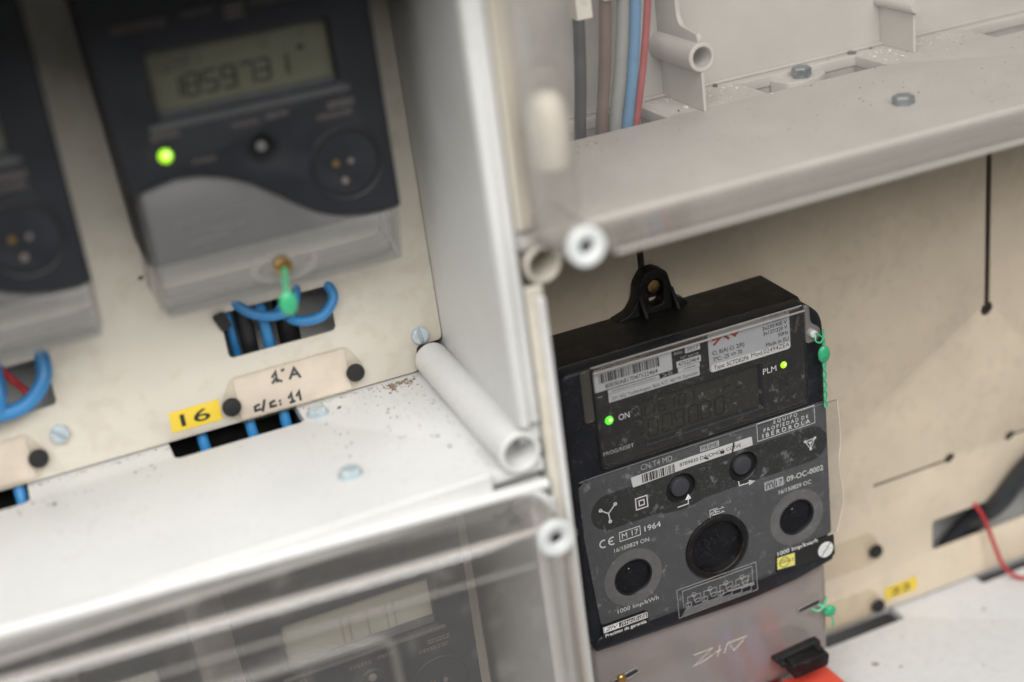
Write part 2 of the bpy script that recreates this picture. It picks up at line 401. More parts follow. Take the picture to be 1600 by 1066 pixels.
ring_tube(TL, -12.6, 9.5, 14.5, 11, -181.5, -6, 'cabinet', taper=1.2)
# mounting plate
pl = rounded([(-636, 0), (-21.5, 0), (-21.5, 20.5), (0, 20.5), (0, 348), (-636, 348)], 5)
hol = [rr(-159, 50.5, -79, 86, 4), rr(-361, 52, -280.5, 88, 4), circ(-205, 126, 1.6, 12)]
mp = obj('mounting_plate', plate([pl]+hol, 0, 2.5, bev=.6), 'plate', TL)
bm = plate([rounded([(-165, 86), (-156, 88), (-152, 76), (-160, 73)], 2.5)], -4, -.2, bev=.8); obj('cable_plug', bm, 'rubber', TL)
slotted(TL, -17.6, 29.1, 6.6, 0, 1.75); slotted(TL, -284.5, 30.6, 6.6, 0, -.75)
for c in ((-113, -122, -1.5), (-108.5, -19, -1.5)):
    bm = hexbolt(BM(), c, 7, 5); lathe(bm, [(8.6, 0), (8.6, .8)], c, 'z', 24); obj('bolt', bm, 'zinc', TL, smooth=20)
# ---- lower right cabinet, cover taken off
BRC = thing('meter_cabinet', 'open pale cabinet with scuffed cream back plate around the black three phase meter', 'cabinet', (320, -60, -396), 'meter cabinets')
h1 = rr(317, -17, 405, 9, 2); h2 = rr(501.5, -11, 640, 9, 2)
obj('floor', plate([[(6, -176), (640, -176), (640, 46), (6, 46)], h1, h2], -396, -386, 'XY', bev=1), 'cabinet_speckled', BRC)
obj('back_wall', box(BM(), 6, 640, 46.2, 50, -396, 141), 'cabinet', BRC, smooth=0)
obj('ceiling', plate([[(34, -174), (640, -174), (640, 46), (34, 46)], rr(92, -14, 202, 37, 1), rr(285, -14, 402, 37, 1), rr(505, -14, 634, 37, 1)], 131, 139, 'XY'), 'cabinet', BRC, smooth=0)
obj('side_wall', box(BM(), 6, 11, -174, 46, -386, 116), 'cabinet', BRC, smooth=0)
obj('side_wall', box(BM(), 640.2, 646, -174, 46, -396, 139), 'cabinet', BRC, smooth=0)
obj('rim', plate([rr(6, -396, 18.5, 119, 2)], -179, -174.2, bev=2), 'plate', BRC)
obj('rim_bead', plate([rr(12.5, -395, 17.8, 112, 2)], -183, -179.1, bev=1.7), 'cabinet', BRC)
ring_tube(BRC, 21.3, 131, 12.5, 9.6, -177, 44, 'plate')
slot = lambda x, z0, z1, r, w_: [(x-w_, z1), (x-w_, z0+r*.9)]+[(x+r*math.cos(t), z0+r*math.sin(t)) for t in [math.radians(a) for a in range(115, 426, 15)]]+[(x+w_, z0+r*.9), (x+w_, z1)]
def hslot(x0, x1, z, r, w_, s):   # head at x1 if s>0 else at x0
    if s > 0: return [(x0, z-w_), (x1-r, z-w_)]+[(x1+r*math.cos(t), z+1.5+r*.85*math.sin(t)) for t in [math.radians(a) for a in range(-150, 151, 20)]]+[(x1-r, z+w_), (x0, z+w_)]
    return [(x1, z+w_), (x0+r, z+w_)]+[(x0-r*math.cos(t), z+r*.85*math.sin(t)) for t in [math.radians(a) for a in range(150, -151, -20)]]+[(x0+r, z-w_), (x1, z-w_)]
big = rounded([(450, -336), (509, -336), (548, -336), (600, -336), (600, -303), (450, -303)], 5)
obj('mounting_plate', plate([rounded([(24, -383), (636, -383), (636, 128), (24, 128)], 4), slot(510.5, -98, 120, 6.6, 2.9), slot(171.5, 22, 120, 6.6, 2.9), hslot(384.6, 470, -242, 5.8, 1.6, 1), hslot(540, 630, -239, 5.8, 1.6, -1), big], 0, 2.5, bev=.6), 'plate_worn', BRC)
# ---- upper right cabinet (behind its clear cover)
TRC = thing('meter_cabinet', 'dusty grey cabinet seen through its clear cover, with five cables dropping through its floor', 'cabinet_grey', (320, -60, 142), 'meter cabinets')
obj('floor', plate([[(6, -176), (640, -176), (640, 46), (6, 46)], rr(95, -11, 199, 34, 1.5), rr(288, -11, 398.5, 33, 1.5), rr(508, -9, 630, 33, 1.5)], 143, 152, 'XY', bev=1), 'cabinet_dusty', TRC)
# recess boxes under the floor openings
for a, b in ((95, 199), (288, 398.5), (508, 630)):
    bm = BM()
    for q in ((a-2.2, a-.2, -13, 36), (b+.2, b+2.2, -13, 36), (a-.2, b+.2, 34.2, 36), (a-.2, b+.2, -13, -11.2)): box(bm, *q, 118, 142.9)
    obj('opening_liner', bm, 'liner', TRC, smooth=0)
obj('floor_lip', plate([rr(20, 141, 640, 154, 2)], -181, -176.2, bev=2), 'cabinet_dusty', TRC)
obj('back_wall', box(BM(), 6, 640, 46.2, 50, 143, 560), 'cabinet_grey', TRC, smooth=0)
obj('skirting_bead', box(BM(), 12, 640, 43, 46, 152.2, 154.6), 'cabinet_dusty', TRC, bevel=.6)
obj('ceiling', box(BM(), 6, 640, -174, 46, 552, 560), 'cabinet_grey', TRC, smooth=0)
obj('side_wall', box(BM(), 6, 11, -174, 46, 152, 552), 'cabinet_grey', TRC, smooth=0)
obj('side_wall', box(BM(), 640.2, 646, -174, 46, 143, 560), 'cabinet_grey', TRC, smooth=0)
obj('rim', plate([rr(6, 156, 18.5, 560, 2)], -179, -174.2, bev=2), 'plate', TRC)
ring_tube(TRC, 228.3, 193.6, 11.2, 7.8, -20, 46, 'cabinet_grey', name='boss')
obj('rib', hexa(BM(), [(226.8, -19, 152), (226.8, 45.5, 152), (229.4, 45.5, 152), (229.4, -19, 152), (226.8, -19, 184), (226.8, 45.5, 184), (229.4, 45.5, 184), (229.4, -19, 184)]), 'cabinet_grey', TRC, bevel=.5)
obj('rib', plate([rounded([(-18, 203), (-18, 210.5), (-12, 211.5), (9, 214), (13, 222), (14, 330), (46, 330), (46, 203)], 4)], 226, 230, 'YZ', bev=.6), 'cabinet_grey', TRC)
bm = lathe(BM(), [(4.6, -4), (5.2, -3), (5.2, 46)], (432.6, 0, 190), n=24); obj('boss', bm, 'cabinet_grey', TRC)
obj('rib', box(BM(), 433.4, 436, 1, 45.8, 152, 187), 'cabinet_grey', TRC, bevel=.5)
# fixing lug with bolt inside the floor opening
lug = rounded([(316, 34), (322, 14), (334, 10), (350, 12), (362, 20), (366, 34)], 4)
obj('fixing_lug', plate([lug, circ(338, 22, 3, 16)], 120, 148, 'XY', bev=1), 'cabinet_grey', TRC)
bm = hexbolt(BM(), (340, 22, 150), 8, 6.5); lathe(bm, [(7, -2), (7, .2)], (340, 22, 150), 'z', 24); obj('bolt', bm, 'zinc_dull', TRC, smooth=20)
bm = hexbolt(BM(), (339, -112, 152), 8.2, 6.5); obj('bolt', bm, 'zinc_dull', TRC, smooth=20)
# ---- lower left cabinet (behind its clear cover)
BLC = thing('meter_cabinet', 'pale cabinet with two grey meters seen blurred through its clear cover', 'cabinet', (-310, -60, -520), 'meter cabinets')
obj('ceiling', plate([[(-640, -172), (4, -172), (4, 46), (-640, 46)], rr(-220, -30, -114, 44, 1), rr(-418, -30, -309, 44, 1)], -27, -20, 'XY'), 'cabinet', BLC)
obj('back_wall', box(BM(), -640, 4, 46.2, 50, -520, -20), 'cabinet', BLC, smooth=0)
obj('side_wall', hexa(BM(), [(-4, -172, -520), (3, 46, -520), (4.6, 46, -520), (4.6, -172, -520), (-4, -172, -28), (3, 46, -28), (4.6, 46, -28), (4.6, -172, -28)]), 'cabinet', BLC, smooth=0)
obj('side_wall', box(BM(), -646, -640.2, -172, 46, -520, -20), 'cabinet', BLC, smooth=0)
obj('floor', box(BM(), -640, 4, -172, 46, -528, -520.2), 'cabinet', BLC, smooth=0)
obj('rim', plate([rr(-9, -528, 4.4, -30, 2)], -177, -172.2, bev=2), 'cabinet', BLC)
obj('mounting_plate', plate([rounded([(-636, -515), (-6, -515), (-6, -90), (-12, -80), (-12, -34), (-636, -34)], 4)], 0, 2.5, bev=.6), 'plate', BLC)

# ================================================================== clear covers
def tub(x0, x1, z0, z1, yb, yf, R, fillet=10, flange=5):
    """rounded tub open to the back"""
    bm = BM(); rings = []
    prof = [(flange, yb), (flange, yb-4), (0, yb-5)]
    for i in range(7):
        a = math.radians(90*i/6); prof.append((-fillet*(1-math.cos(a)), yf+fillet*(1-math.sin(a))))
    for off, y in prof:
        rings.append([bm.verts.new((p[0], y, p[1])) for p in rr(x0-off, z0-off, x1+off, z1+off, max(R+off, 1.5), 6)])
    for a, b in zip(rings, rings[1:]):
        n = len(a)
        for i in range(n): bm.faces.new((a[i], a[(i+1) % n], b[(i+1) % n], b[i]))
    bm.faces.new(rings[-1]); return bm
def cap_ring(parent, x, z, y, ro=12, ri=4.4):
    bm = BM(); lathe(bm, [(ro-1, y+7), (ro, y+5), (ro, y+.9), (ro-1, y), (ri+2.2, y), (ri, y+1.4), (ri, y+6)], (x, 0, z), n=36)
    r = obj('screw_cap', bm, 'ring_plastic', parent)
    obj('screw_head', lathe(BM(), [(ri*.99, y+4), (ri*.99, y+5.5)], (x, 0, z), n=24), 'ink_black', r)
    return r
CT = thing('cabinet_cover', 'clear plastic cabinet cover over the dusty grey shelf with white latch pin', 'cover', (320, -178, 146), 'clear cabinet covers')
obj('shell', tub(11, 620, 147.5, 545, -181.6, -236, 15, 9, 3), 'clear_cover', CT, solid=2.2)
obj('corner_post', lathe(BM(), [(11.2, -183), (11.2, -233)], (25, 0, 161), n=32), 'clear_post', CT)
cap_ring(CT, 25, 160.5, -241)
obj('edge_highlight', tube(BM(), [(46, -233.5, 150), (300, -233.5, 150), (610, -233.5, 150)], 1.6, 12, 3), 'bead_highlight', CT)  # pale tube painting a highlight along the front bottom edge
obj('bottom_lining', box(BM(), 44, 618, -234, -183, 149.9, 151), 'clear_frost', CT, smooth=0)
obj('latch_sleeve', lathe(BM(), [(14, 168), (14, 254), (12, 259), (6, 261)], (26.5, -198, 0), 'z', 28, cap0=False), 'clear_cover', CT)
bm = lathe(BM(), [(11.2, 199), (12.2, 201), (12.4, 226), (11.2, 236), (8, 242), (2, 244.5)], (26.5, -198, 0), 'z', 28)
obj('latch_pin', bm, 'white_plastic', CT)
CB = thing('cabinet_cover', 'clear plastic cabinet cover in front of the lower meters, streaked with long highlights', 'cover', (-310, -180, -430), 'clear cabinet covers')
SH = -0.052
def shear(bm):
    for v in bm.verts: v.co.z += SH*(v.co.x+15)
    return bm
obj('shell', shear(tub(-625, -1, -430, -17.5, -182, -232, 16, 15, 4)), 'clear_hazy', CB, solid=2.2)
obj('corner_post', lathe(BM(), [(10.5, -184), (10.5, -229)], (-15.2, 0, -27.5), n=32), 'clear_post', CB)
cap_ring(CB, -15.2, -26, -236, 12.4)
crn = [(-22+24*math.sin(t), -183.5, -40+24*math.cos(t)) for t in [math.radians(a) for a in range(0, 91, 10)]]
obj('flange_rim', shear(tube(BM(), [(-629, -183.5, -16), (-330, -183.5, -16)]+crn+[(2, -183.5, -200), (2, -183.5, -425)], 4.2, 14, 3)), 'cabinet', CB)  # flange drawn opaque white, which paints in its bright highlight band
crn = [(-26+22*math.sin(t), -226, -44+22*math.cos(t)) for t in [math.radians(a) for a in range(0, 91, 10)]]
obj('edge_highlight', shear(tube(BM(), [(-600, -226, -22), (-330, -226, -22)]+crn+[(-4, -226, -200), (-4, -226, -425)], 2.2, 12, 3)), 'bead_highlight', CB)  # pale tube painting the long highlight round the cover's front edge
bm = shear(plate([rr(-600, -43, -30, -39.5, 1.6)], -235.2, -232.2, bev=1.4)); obj('front_rib', bm, 'clear_post', CB)
bm = shear(plate([rr(-330, -160, -128, -56, 12), rr(-325, -155, -133, -61, 9)], -241, -232.2, bev=2.4)); obj('window_frame', bm, 'clear_post', CB)

# ================================================================== single phase meters
def single_meter():
    t = thing('single_phase_meter', 'grey single phase meter reading 18597.31 with lime light lit and green seal hanging below', 'meter', (-122, -38, 114), 'grey single phase meters')
    wave = [(-205, 203), (-190, 206.5), (-175, 209.3), (-160, 207.6), (-145, 203), (-131, 196.1), (-114, 183.5), (-104, 175.5), (-93, 167.5), (-84, 163), (-74, 159.6), (-60, 157), (-48, 156.2), (-35, 156.4)]
    outl = rounded(wave+[(-33, 335), (-211, 335)], 3)
    win = rr(-176, 246.5, -62, 287, 2)
    btn = circ(-118.3, 216.5, 8, 28)
    obj('front_shell', plate([outl, win, btn], -76, -58, bev=2.6), 'meter_grey', t)
    obj('rear_housing', plate([rounded([(-203, 150), (-37, 150), (-36, 334), (-208, 334)], 5)], -58.2, -.2, bev=1.5), 'black_plastic', t)
    lcd = obj('display', box(BM(), -178, -60, -66, -64, 244, 289), 'lcd_green', t, smooth=0)
    digits(lcd, '18597.31', -167.5, 256, 8.4, 12.6, 3.2, -66.2, 'lcd_seg', t=1.7)
    digits(lcd, '0.28.1', -170.5, 272.8, 5.4, 7.6, 2.2, -66.2, 'lcd_seg_light', t=.9)
    strokes(lcd, 'lcd_mark', [[(-82, 272), (-79, 272)], [(-82, 270.6), (-79, 270.6)]], -66.2, 1.6, 'lcd_seg')
    strokes(lcd, 'lcd_mark', [[(-80.5, 279), (-77, 279)], [(-104, 276.5), (-101, 278)]], -66.2, 1.0, 'lcd_seg_light')
    # sloping sill under the display
    obj('display_sill', hexa(BM(), [(-179, -66, 250), (-59, -66, 250), (-56, -78.4, 243), (-184, -78.4, 243), (-179, -66, 246), (-59, -66, 246), (-56, -76.1, 240), (-184, -76.1, 240)]), 'face_grey', t, bevel=.5)  # paler grey paints in the light the sill catches
    # optical port
    p = obj('optical_port', lathe(BM(), [(24.5, -75.9), (24.5, -77.2), (23.6, -77.8), (22.6, -77.2), (22.2, -76.2)], (-66.8, 0, 194), n=48, cap0=False, cap1=False), 'meter_grey', t)
    obj('port_groove', lathe(BM(), [(22.2, -76.15), (20.6, -76.15), (20.6, -76.05), (22.2, -76.05), (22.2, -76.15)], (-66.8, 0, 194), n=48, cap0=False, cap1=False), 'void', p)
    for dx, dz, r, mt in ((-7, 1.5, 2.2, 'brass'), (3, 1, 2.0, 'ink_brown'), (-3, -11, 2.4, 'ink_brown')):
        obj('port_contact', lathe(BM(), [(r, -76), (r, -77)], (-66.8+dx, 0, 194+dz), n=16), mt, p)
    b = obj('push_button', lathe(BM(), [(7.9, -70), (7.9, -62)], (-118.3, 0, 216.5), n=28), 'void', t)
    obj('button_cap', lathe(BM(), [(3.4, -62), (3.4, -72), (2.4, -73)], (-118, 0, 216), n=20), 'face_halo', b)
    obj('button_rim', lathe(BM(), [(8, -75.8), (9.6, -77.4), (11, -75.9)], (-118.3, 0, 216.5), n=32, cap0=False, cap1=False), 'meter_grey', t)
    obj('indicator_light', ball(BM(), (-178, -76, 224.5), 4.3, 2.6, 4.3), 'led_lime', t)
    obj('light_core', ball(BM(), (-177.4, -77.6, 225.2), 2, 1.4, 2), 'led_core', [c for c in t.children if c.name.startswith('indicator')][0])
    # small print, too small to read
    for x0, x1, z, h in ((-134, -116, 233, 3), (-112, -96, 234, 3), (-184, -164, 236, 4), (-162, -146, 216, 2.6), (-80, -55, 226, 3), (-72, -52, 232, 4), (-150, -128, 305, 3), (-124, -112, 300, 8), (-108, -60, 304, 3), (-192, -158, 303, 4)):
        n = int((x1-x0)/3)
        strokes(t, 'small_print', [[(x0+i*3, z), (x0+i*3+random.uniform(1, 2.2), z)] for i in range(n)]+[[(x0+i*3, z+h*.6), (x0+i*3+random.uniform(1, 2.2), z+h*.6)] for i in range(n)], -76.1, h*.28, 'ink_brown')
    # translucent terminal cover below the wave
    cols = [-202.5, -201.5, -198]+[w[0] for w in wave[1:-1]]+[-38, -34.5, -33.5]
    def zt(x):
        for (a, b), (c, d) in zip(wave, wave[1:]):
            if a <= x <= c: return b+(d-b)*(x-a)/(c-a)
        return wave[0][1] if x < wave[0][0] else wave[-1][1]
    bm = BM(); grid = []
    for i, x in enumerate(cols):
        e = {0: (66, 3.5), 1: (14, 1.5), 2: (1, .3)}.get(min(i, len(cols)-1-i), (0, 0)); d, lift = e
        z = zt(x); row = []
        for zz, yy in ((z-.6, -56), (z-.6, -75.4), (z-2.2, -77), (150, -77), (146.5, -75.5), (121+lift, -68), (117+lift*1.5, -65.5), (115+lift*2, -61), (114.5+lift*2.4, -5)):
            row.append(bm.verts.new((x, min(-4, yy+d), min(zz, z-.6))))
        grid.append(row)
    for a, b in zip(grid, grid[1:]):
        for k in range(len(a)-1): bm.faces.new((a[k], a[k+1], b[k+1], b[k]))
    tc = obj('terminal_cover', bm, 'meter_skirt', t, smooth=50, solid=1.5)
    obj('terminal_block', box(BM(), -196, -42, -56, -2, 149, 204), 'meter_grey', t, smooth=0)
    obj('seal_recess', lathe(BM(), [(24, -71), (22, -75), (19, -75), (17, -70)], (-119, 0, 0), n=40, cap0=False, cap1=False), 'clear_edge', tc)
    o = tc.children[-1]
    for v in o.data.vertices: v.co.z = (v.co.z+114*S)*.46+(135-114)*S
    obj('cover_screw', lathe(BM(), [(6, -68), (6, -76), (4.8, -77.2)], (-120.5, 0, 136), n=20), 'brass', tc)
    strokes(tc, 'embossed_mark', [[(-182, 180), (-133, 182)], [(-176, 166), (-150, 167.5)], [(-160, 172), (-140, 172)]], -77.1, 1.2, 'face_halo')
    return t
M1 = single_meter()
o = [c for c in M1.children if c.name.startswith('terminal_cover')][0]
def relabel(o, label): o['label'] = label; return o
M2 = relabel(copy_tree(M1, (-204, 0, 0)), 'dark grey meter cut off beside the meter reading 18597.31')
M3 = relabel(copy_tree(M1, (0.5, 0, -418), skip=True), 'grey meter with display coloured as lit behind the streaked clear cover')
M4 = relabel(copy_tree(M1, (-204, 0, -418), skip=True), 'dark meter hidden behind the far end of the streaked clear cover')
for m_ in (M3, M4):
    d_ = [c for c in m_.children if c.name.startswith('display') and 'sill' not in c.name][0]; ox = ORG[m_].x+122; oz = -418
    d_.material_slots[0].link = 'OBJECT'; d_.material_slots[0].material = MATS['lcd_lit']
    strokes(d_, 'lcd_mark', [[(ox+x, oz+250), (ox+x, oz+272)] for x in (-132, -126, -112, -97, -91)], -66.2, 1.6, 'lcd_seg_pale')
# green blob seal on the first meter
def wire_seal(name, label, path, blob, br, tails, wr=.75):
    t = thing(name, label, 'seal', (blob[0], blob[1], blob[2]-br[2]), 'green wire seals')
    obj('seal_body', ball(BM(), blob, *br, jit=.12), 'green_seal', t)
    bm = BM()
    for p in path: tube(bm, p, wr, 8, 6)
    obj('wire', bm, 'green_wire', t)
    for p in tails: obj('wire_tail', tube(BM(), p, wr, 8, 6), 'green_wire', t)
    return t
wire_seal('wire_seal', 'green teardrop seal hanging from the cover screw of the meter reading 18597.31',
          [[(-121, -78, 136), (-123.5, -79, 128), (-123, -79, 119)], [(-119.5, -78, 135), (-121, -80, 127), (-122, -80, 118)]], (-123, -79, 111.5), (6.2, 4, 9), [])

# ================================================================== three phase meter
T = thing('three_phase_meter', 'black three phase meter with peeling film, two lit green lights and clear terminal cover', 'meter', (174, -40, -352))
FY = -79.0
hs = [(59, -236), (64, -240), (120, -243), (200, -244.5), (250, -241), (284, -235), (286, -20), (283, -10), (271, 1), (64, 1), (60, -4)]
# rear housing tapers a little from the plate to the seam
rear = BM(); a = [rear.verts.new((x, -0.3, z)) for x, z in ((66, -240), (281, -238), (284, -24), (279, -1.5), (67, -1.5))]
b = [rear.verts.new((x, -62, z)) for x, z in ((60, -243), (285, -239), (286, -20), (275, .6), (62, .6))]
for i in range(5): rear.faces.new((a[i], a[(i+1) % 5], b[(i+1) % 5], b[i]))
rear.faces.new(a); rear.faces.new(b)
obj('rear_housing', rear, 'black_plastic', T, bevel=2)
circL, circR, circC = (101.2, -188.8, 16.4), (253, -186.5, 16.4), (177, -187, 23)
btns = ((149.5, -123.2, 13), (206, -122.3, 13))
disp = rr(124, -76, 227.5, -38.5, 1)
shell = rounded(hs, 5)
obj('front_shell', plate([shell, disp]+[circ(x, z, r, 44) for x, z, r in (circL, circR, circC)+btns], FY, -62.8, bev=3.2), 'navy_plastic', T)
obj('base_strip', plate([rounded([(61, -246), (61, -238), (66, -233), (285, -231), (287, -236), (286, -240), (250, -247), (200, -250), (130, -248)], 3)], -81, -64, bev=2.5), 'navy_plastic', T)
# window field, clear window
wf = flat(T, 'window_field', [rr(84, -83.5, 268.5, -1.5, 2), rr(123, -77, 228.5, -37.5, 1)], FY-.1, 'window_black', .3)
YW = FY-.45
lcd = obj('display', box(BM(), 122, 230, -74, -72, -78, -36), 'lcd', T, smooth=0)
digits(lcd, '00.90.00', 129, -72.5, 8, 14.5, 4.4, -74.2, 'lcd_seg', t=1.1)
digits(lcd, '1.16.10.1', 122.5, -54, 5.4, 8.6, 4.0, -74.2, 'lcd_seg', t=.9)
strokes(lcd, 'lcd_mark', [[(196, -52), (202, -50)], [(208, -55), (212, -54)], [(181, -66), (185, -62)]], -74.2, .8, 'lcd_seg')
# labels behind the window
def barcode(parent, x0, x1, z0, z1, y, seed, material='ink_black', name='barcode'):
    rnd = random.Random(seed); bm = BM(); x = x0
    while x < x1:
        w_ = rnd.choice((.45, .45, .9, .9, 1.5)); 
        if x+w_ > x1: break
        box(bm, x, x+w_, y-.15, y, z0, z1); x += w_+rnd.choice((.45, .6, 1.0))
    return obj(name, bm, material, parent, smooth=0)
lb = flat(T, 'barcode_label', [rr(86, -19.8, 151.5, -4.6, .6)], YW, 'paper')
barcode(lb, 90.5, 142, -13.4, -5.8, YW-.25, 3); text(lb, '80E00A817047522464', 95, 139, -18.4, 3.6, YW-.3, 'ink_black', .01)
lb = flat(T, 'maker_label', [rr(96.8, -31, 174, -24.2, .4), ], YW, 'paper')
text(lb, 'ZIV AQ Technologies Bizk KIT, 48170 Zamudio', 99, 172.5, -29.6, 2.6, YW-.3, 'ink_black')
lb = flat(T, 'maker_label', [rr(96.8, -23.8, 140, -20.6, .3)], YW, 'paper'); strokes(lb, 'ruled_line', [[(100, -22.2), (137, -22.2)]], YW-.25, .35, 'ink_black')
lb = flat(T, 'year_label', [rr(163.2, -9.6, 176, -4.9, .3)], YW, 'paper'); text(lb, '2017', 164.6, 174.6, -8.4, 2.8, YW-.3, 'ink_black')
text(T, 'Año', 153.5, 161, -8.6, 2.6, YW, 'ink_grey'); text(T, 'Nº serie', 159, 174.5, -13.4, 2.1, YW, 'ink_grey')
lb = flat(T, 'serial_label', [rr(155.2, -19.8, 176, -14.4, .3)], YW, 'paper'); text(lb, '47522464', 156.6, 174.4, -18.6, 3.2, YW-.3, 'ink_black', .01)
lb = flat(T, 'serial_label', [rr(156, -23.9, 174.6, -20.2, .3)], YW, 'paper'); strokes(lb, 'ruled_line', [[(160.5, -22), (171, -22)]], YW-.25, .35, 'ink_black')
strokes(T, 'printed_mark', [[(143, -21), (146, -22.6), (143, -24)], [(149, -20.8), (151, -22.4), (149, -23.6), (147.4, -22.4), (149, -20.8)], [(88, -24), (92, -24)]], YW, .4, 'ink_grey')
lb = flat(T, 'rating_label', [rr(183, -32.2, 255, 1.0, 2.6)], YW, 'silver_label')
flat(lb, 'lower_band', [rr(184.2, -31.9, 254.6, -26, 2)], YW-.28, 'paper_white', .1)
strokes(lb, 'emblem', [[(187, -5.2), (194, -5.0), (188, -9.5)], [(197, -4.4), (201, -8)], [(203, -4), (206.5, -7), (209.5, -3.4)]], YW-.3, 2.0, 'red_print')
for s, x0, x1, z, h, bo in (('Cl. B(A) Cl. 2(R)', 186, 214, -18, 3.4, .004), ('TªC: -25 <> 70', 186.3, 211.8, -23.6, 3.4, .004), ('Type: 5CTDE2F6', 186.5, 217, -30.4, 3.5, .008), ('Mod.02494ZEA', 219.6, 253.8, -29.9, 3.8, .014),
                            ('3x230/400 V', 230.6, 252.4, -10, 3.1, .004), ('3x127/220 V', 231, 252.6, -14.4, 3.1, .004), ('50Hz', 244.3, 253.4, -19, 3.0, .004), ('Made in EU', 233, 253.4, -24.6, 3.2, .006), ('3 x 10(80) A', 231, 252, -5.4, 2.8, .004), ('F.S. 1018017 B', 230, 252, -.9, 2.6, .004)):
    text(lb, s, x0, x1, z, h, YW-.45, 'ink_black', bo)
text(T, 'PLM', 229.2, 241.3, -47.8, 5, YW); text(T, 'ON', 103.3, 112.3, -48.2, 5, YW); text(T, 'PROG/RESET', 87.5, 113.4, -74, 3.2, YW, 'ink_grey')
pw = obj('power_light', ball(BM(), (95.3, FY-.4, -45.5), 3.6, 1.6, 3.6), 'led_green', T); obj('light_core', ball(BM(), (95.7, FY-1.3, -45), 1.7, .9, 1.7), 'led_core', pw)
sg = obj('signal_light', ball(BM(), (248, FY-.4, -44.7), 2.9, 1.4, 2.9), 'led_lime', T); obj('light_core', ball(BM(), (248.3, FY-1.2, -44.4), 1.3, .8, 1.3), 'led_core', sg)
for x, z in ((96.8, -64), (249.8, -62.6)): obj('reset_hole', lathe(BM(), [(1.6, FY-.35), (1.6, FY-.5)], (x, 0, z), n=16), 'void', T)
# clear hinged window, standing proud with rounded edge
wbm = tub(85, 266, -82, 0, FY-.6, FY-5.2, 4, 3.5, 1.2)
win = obj('hinged_window', wbm, 'clear_window', T, solid=.9)
for z_, y_, r_ in ((1.4, FY-1.2, .55), (-1.6, FY-5.0, .85)): obj('window_edge', tube(BM(), [(84.5, y_, z_), (150, y_, z_), (266, y_, z_)], r_, 10, 4), 'bead_highlight', win)  # pale tubes painting the highlight on the window's top edge
obj('window_edge', plate([rr(75, -42, 83.4, 1.4, 2.5)], FY-3, FY-.4, bev=1.2), 'clear_smoke', win)
obj('window_edge', plate([rr(84, -84.2, 268, -82.6, .6)], FY-2.4, FY-.5, bev=.6), 'black_plastic', win)
obj('seal_tab', plate([rounded([(266.8, 2), (271, 1), (272, -14), (280, -20), (281, -28), (276, -31), (266.8, -31)], 3), circ(275, -24.5, 2.4, 16)], FY-4.2, FY-.6, bev=.8), 'clear_edge', win)
obj('seal_pin', lathe(BM(), [(3.2, FY-.3), (3.2, FY-6), (2.4, FY-7)], (273.4, 0, -23.6), n=20), 'ring_plastic', T)
# printed front panel
panel = rounded([(64, -143), (64, -95), (75, -88.6), (285, -87.4), (285.6, -213.5), (231, -216.4), (229.5, -233), (109, -233), (109, -223), (69, -223)], 3)
hl = [circ(x, z, r+.3, 44) for x, z, r in (circL, circR, circC)+btns]
pn = flat(T, 'front_panel', [panel]+hl, FY-.1, 'face_grey', .3)
YP = FY-.45
for x, z, r in (circL, circR): flat(pn, 'port_halo', [circ(x, z, 25.6, 44), circ(x, z, r+.4, 44)], YP, 'face_halo', .12)
pill = []
for i in range(13):
    t = math.radians(-90+15*i); pill.append((269+16*math.cos(t), -122.8+15.8*math.sin(t)))
for i in range(13):
    t = math.radians(90+15*i); pill.append((87+15.6*math.cos(t), -123+15.8*math.sin(t)))
k = next(i for i in range(len(pill)) if i == len(pill)-1)
pill += [(128, -138.8), (133, -140.8), (149, -143), (164, -140.6), (170, -138.8)]
flat(pn, 'button_panel', [rounded(pill, 3)]+[circ(x, z, r+.4, 44) for x, z, r in btns], YP, 'pill_black', .12)
YT = YP-.35
# push buttons in their wells
for x, z, r in btns:
    wl = obj('button_well', lathe(BM(), [(r+.2, -75.4), (r+.2, -75)], (x, 0, z), n=36), 'void', T)
    obj('push_button', lathe(BM(), [(8.4, -75), (8.4, -77.6), (7.8, -79), (6.2, -79.8), (3, -80.2)], (x+.3, 0, z+.2), n=36), 'button', wl)
# optical ports
for x, z, r in (circL, circR):
    p = obj('pulse_port', lathe(BM(), [(r+.2, -76.6), (r+.2, -76)], (x, 0, z), n=44), 'pit_black', T)
    obj('pulse_light', ball(BM(), (x-2, -76.8, z+6), 3, 2, 3), 'lens_black', p)
    obj('port_bevel', lathe(BM(), [(r+.2, FY-.4), (r-.4, FY-.9), (r-1.2, FY-.2), (r-1.4, -76.2)], (x, 0, z), n=44, cap0=False, cap1=False), 'navy_plastic', p)
p = obj('optical_port', lathe(BM(), [(28.6, FY-.5), (28.6, FY-2.6), (27.6, FY-3.2), (24, FY-3.2), (23.2, FY-2.4), (22.8, -75)], (circC[0], 0, circC[1]), n=56, cap0=False, cap1=False), 'black_plastic', T)
obj('port_floor', lathe(BM(), [(23.4, -75.2), (23.4, -74.6)], (circC[0], 0, circC[1]), n=48), 'pit_black', p)
for dx in (-6, 0, 6): obj('port_window', lathe(BM(), [(3.1, -75.3), (3.1, -76.2), (2.2, -76.5)], (circC[0]-1+dx, 0, circC[1]+3+abs(dx)*.1), n=20), 'lens_black', p)
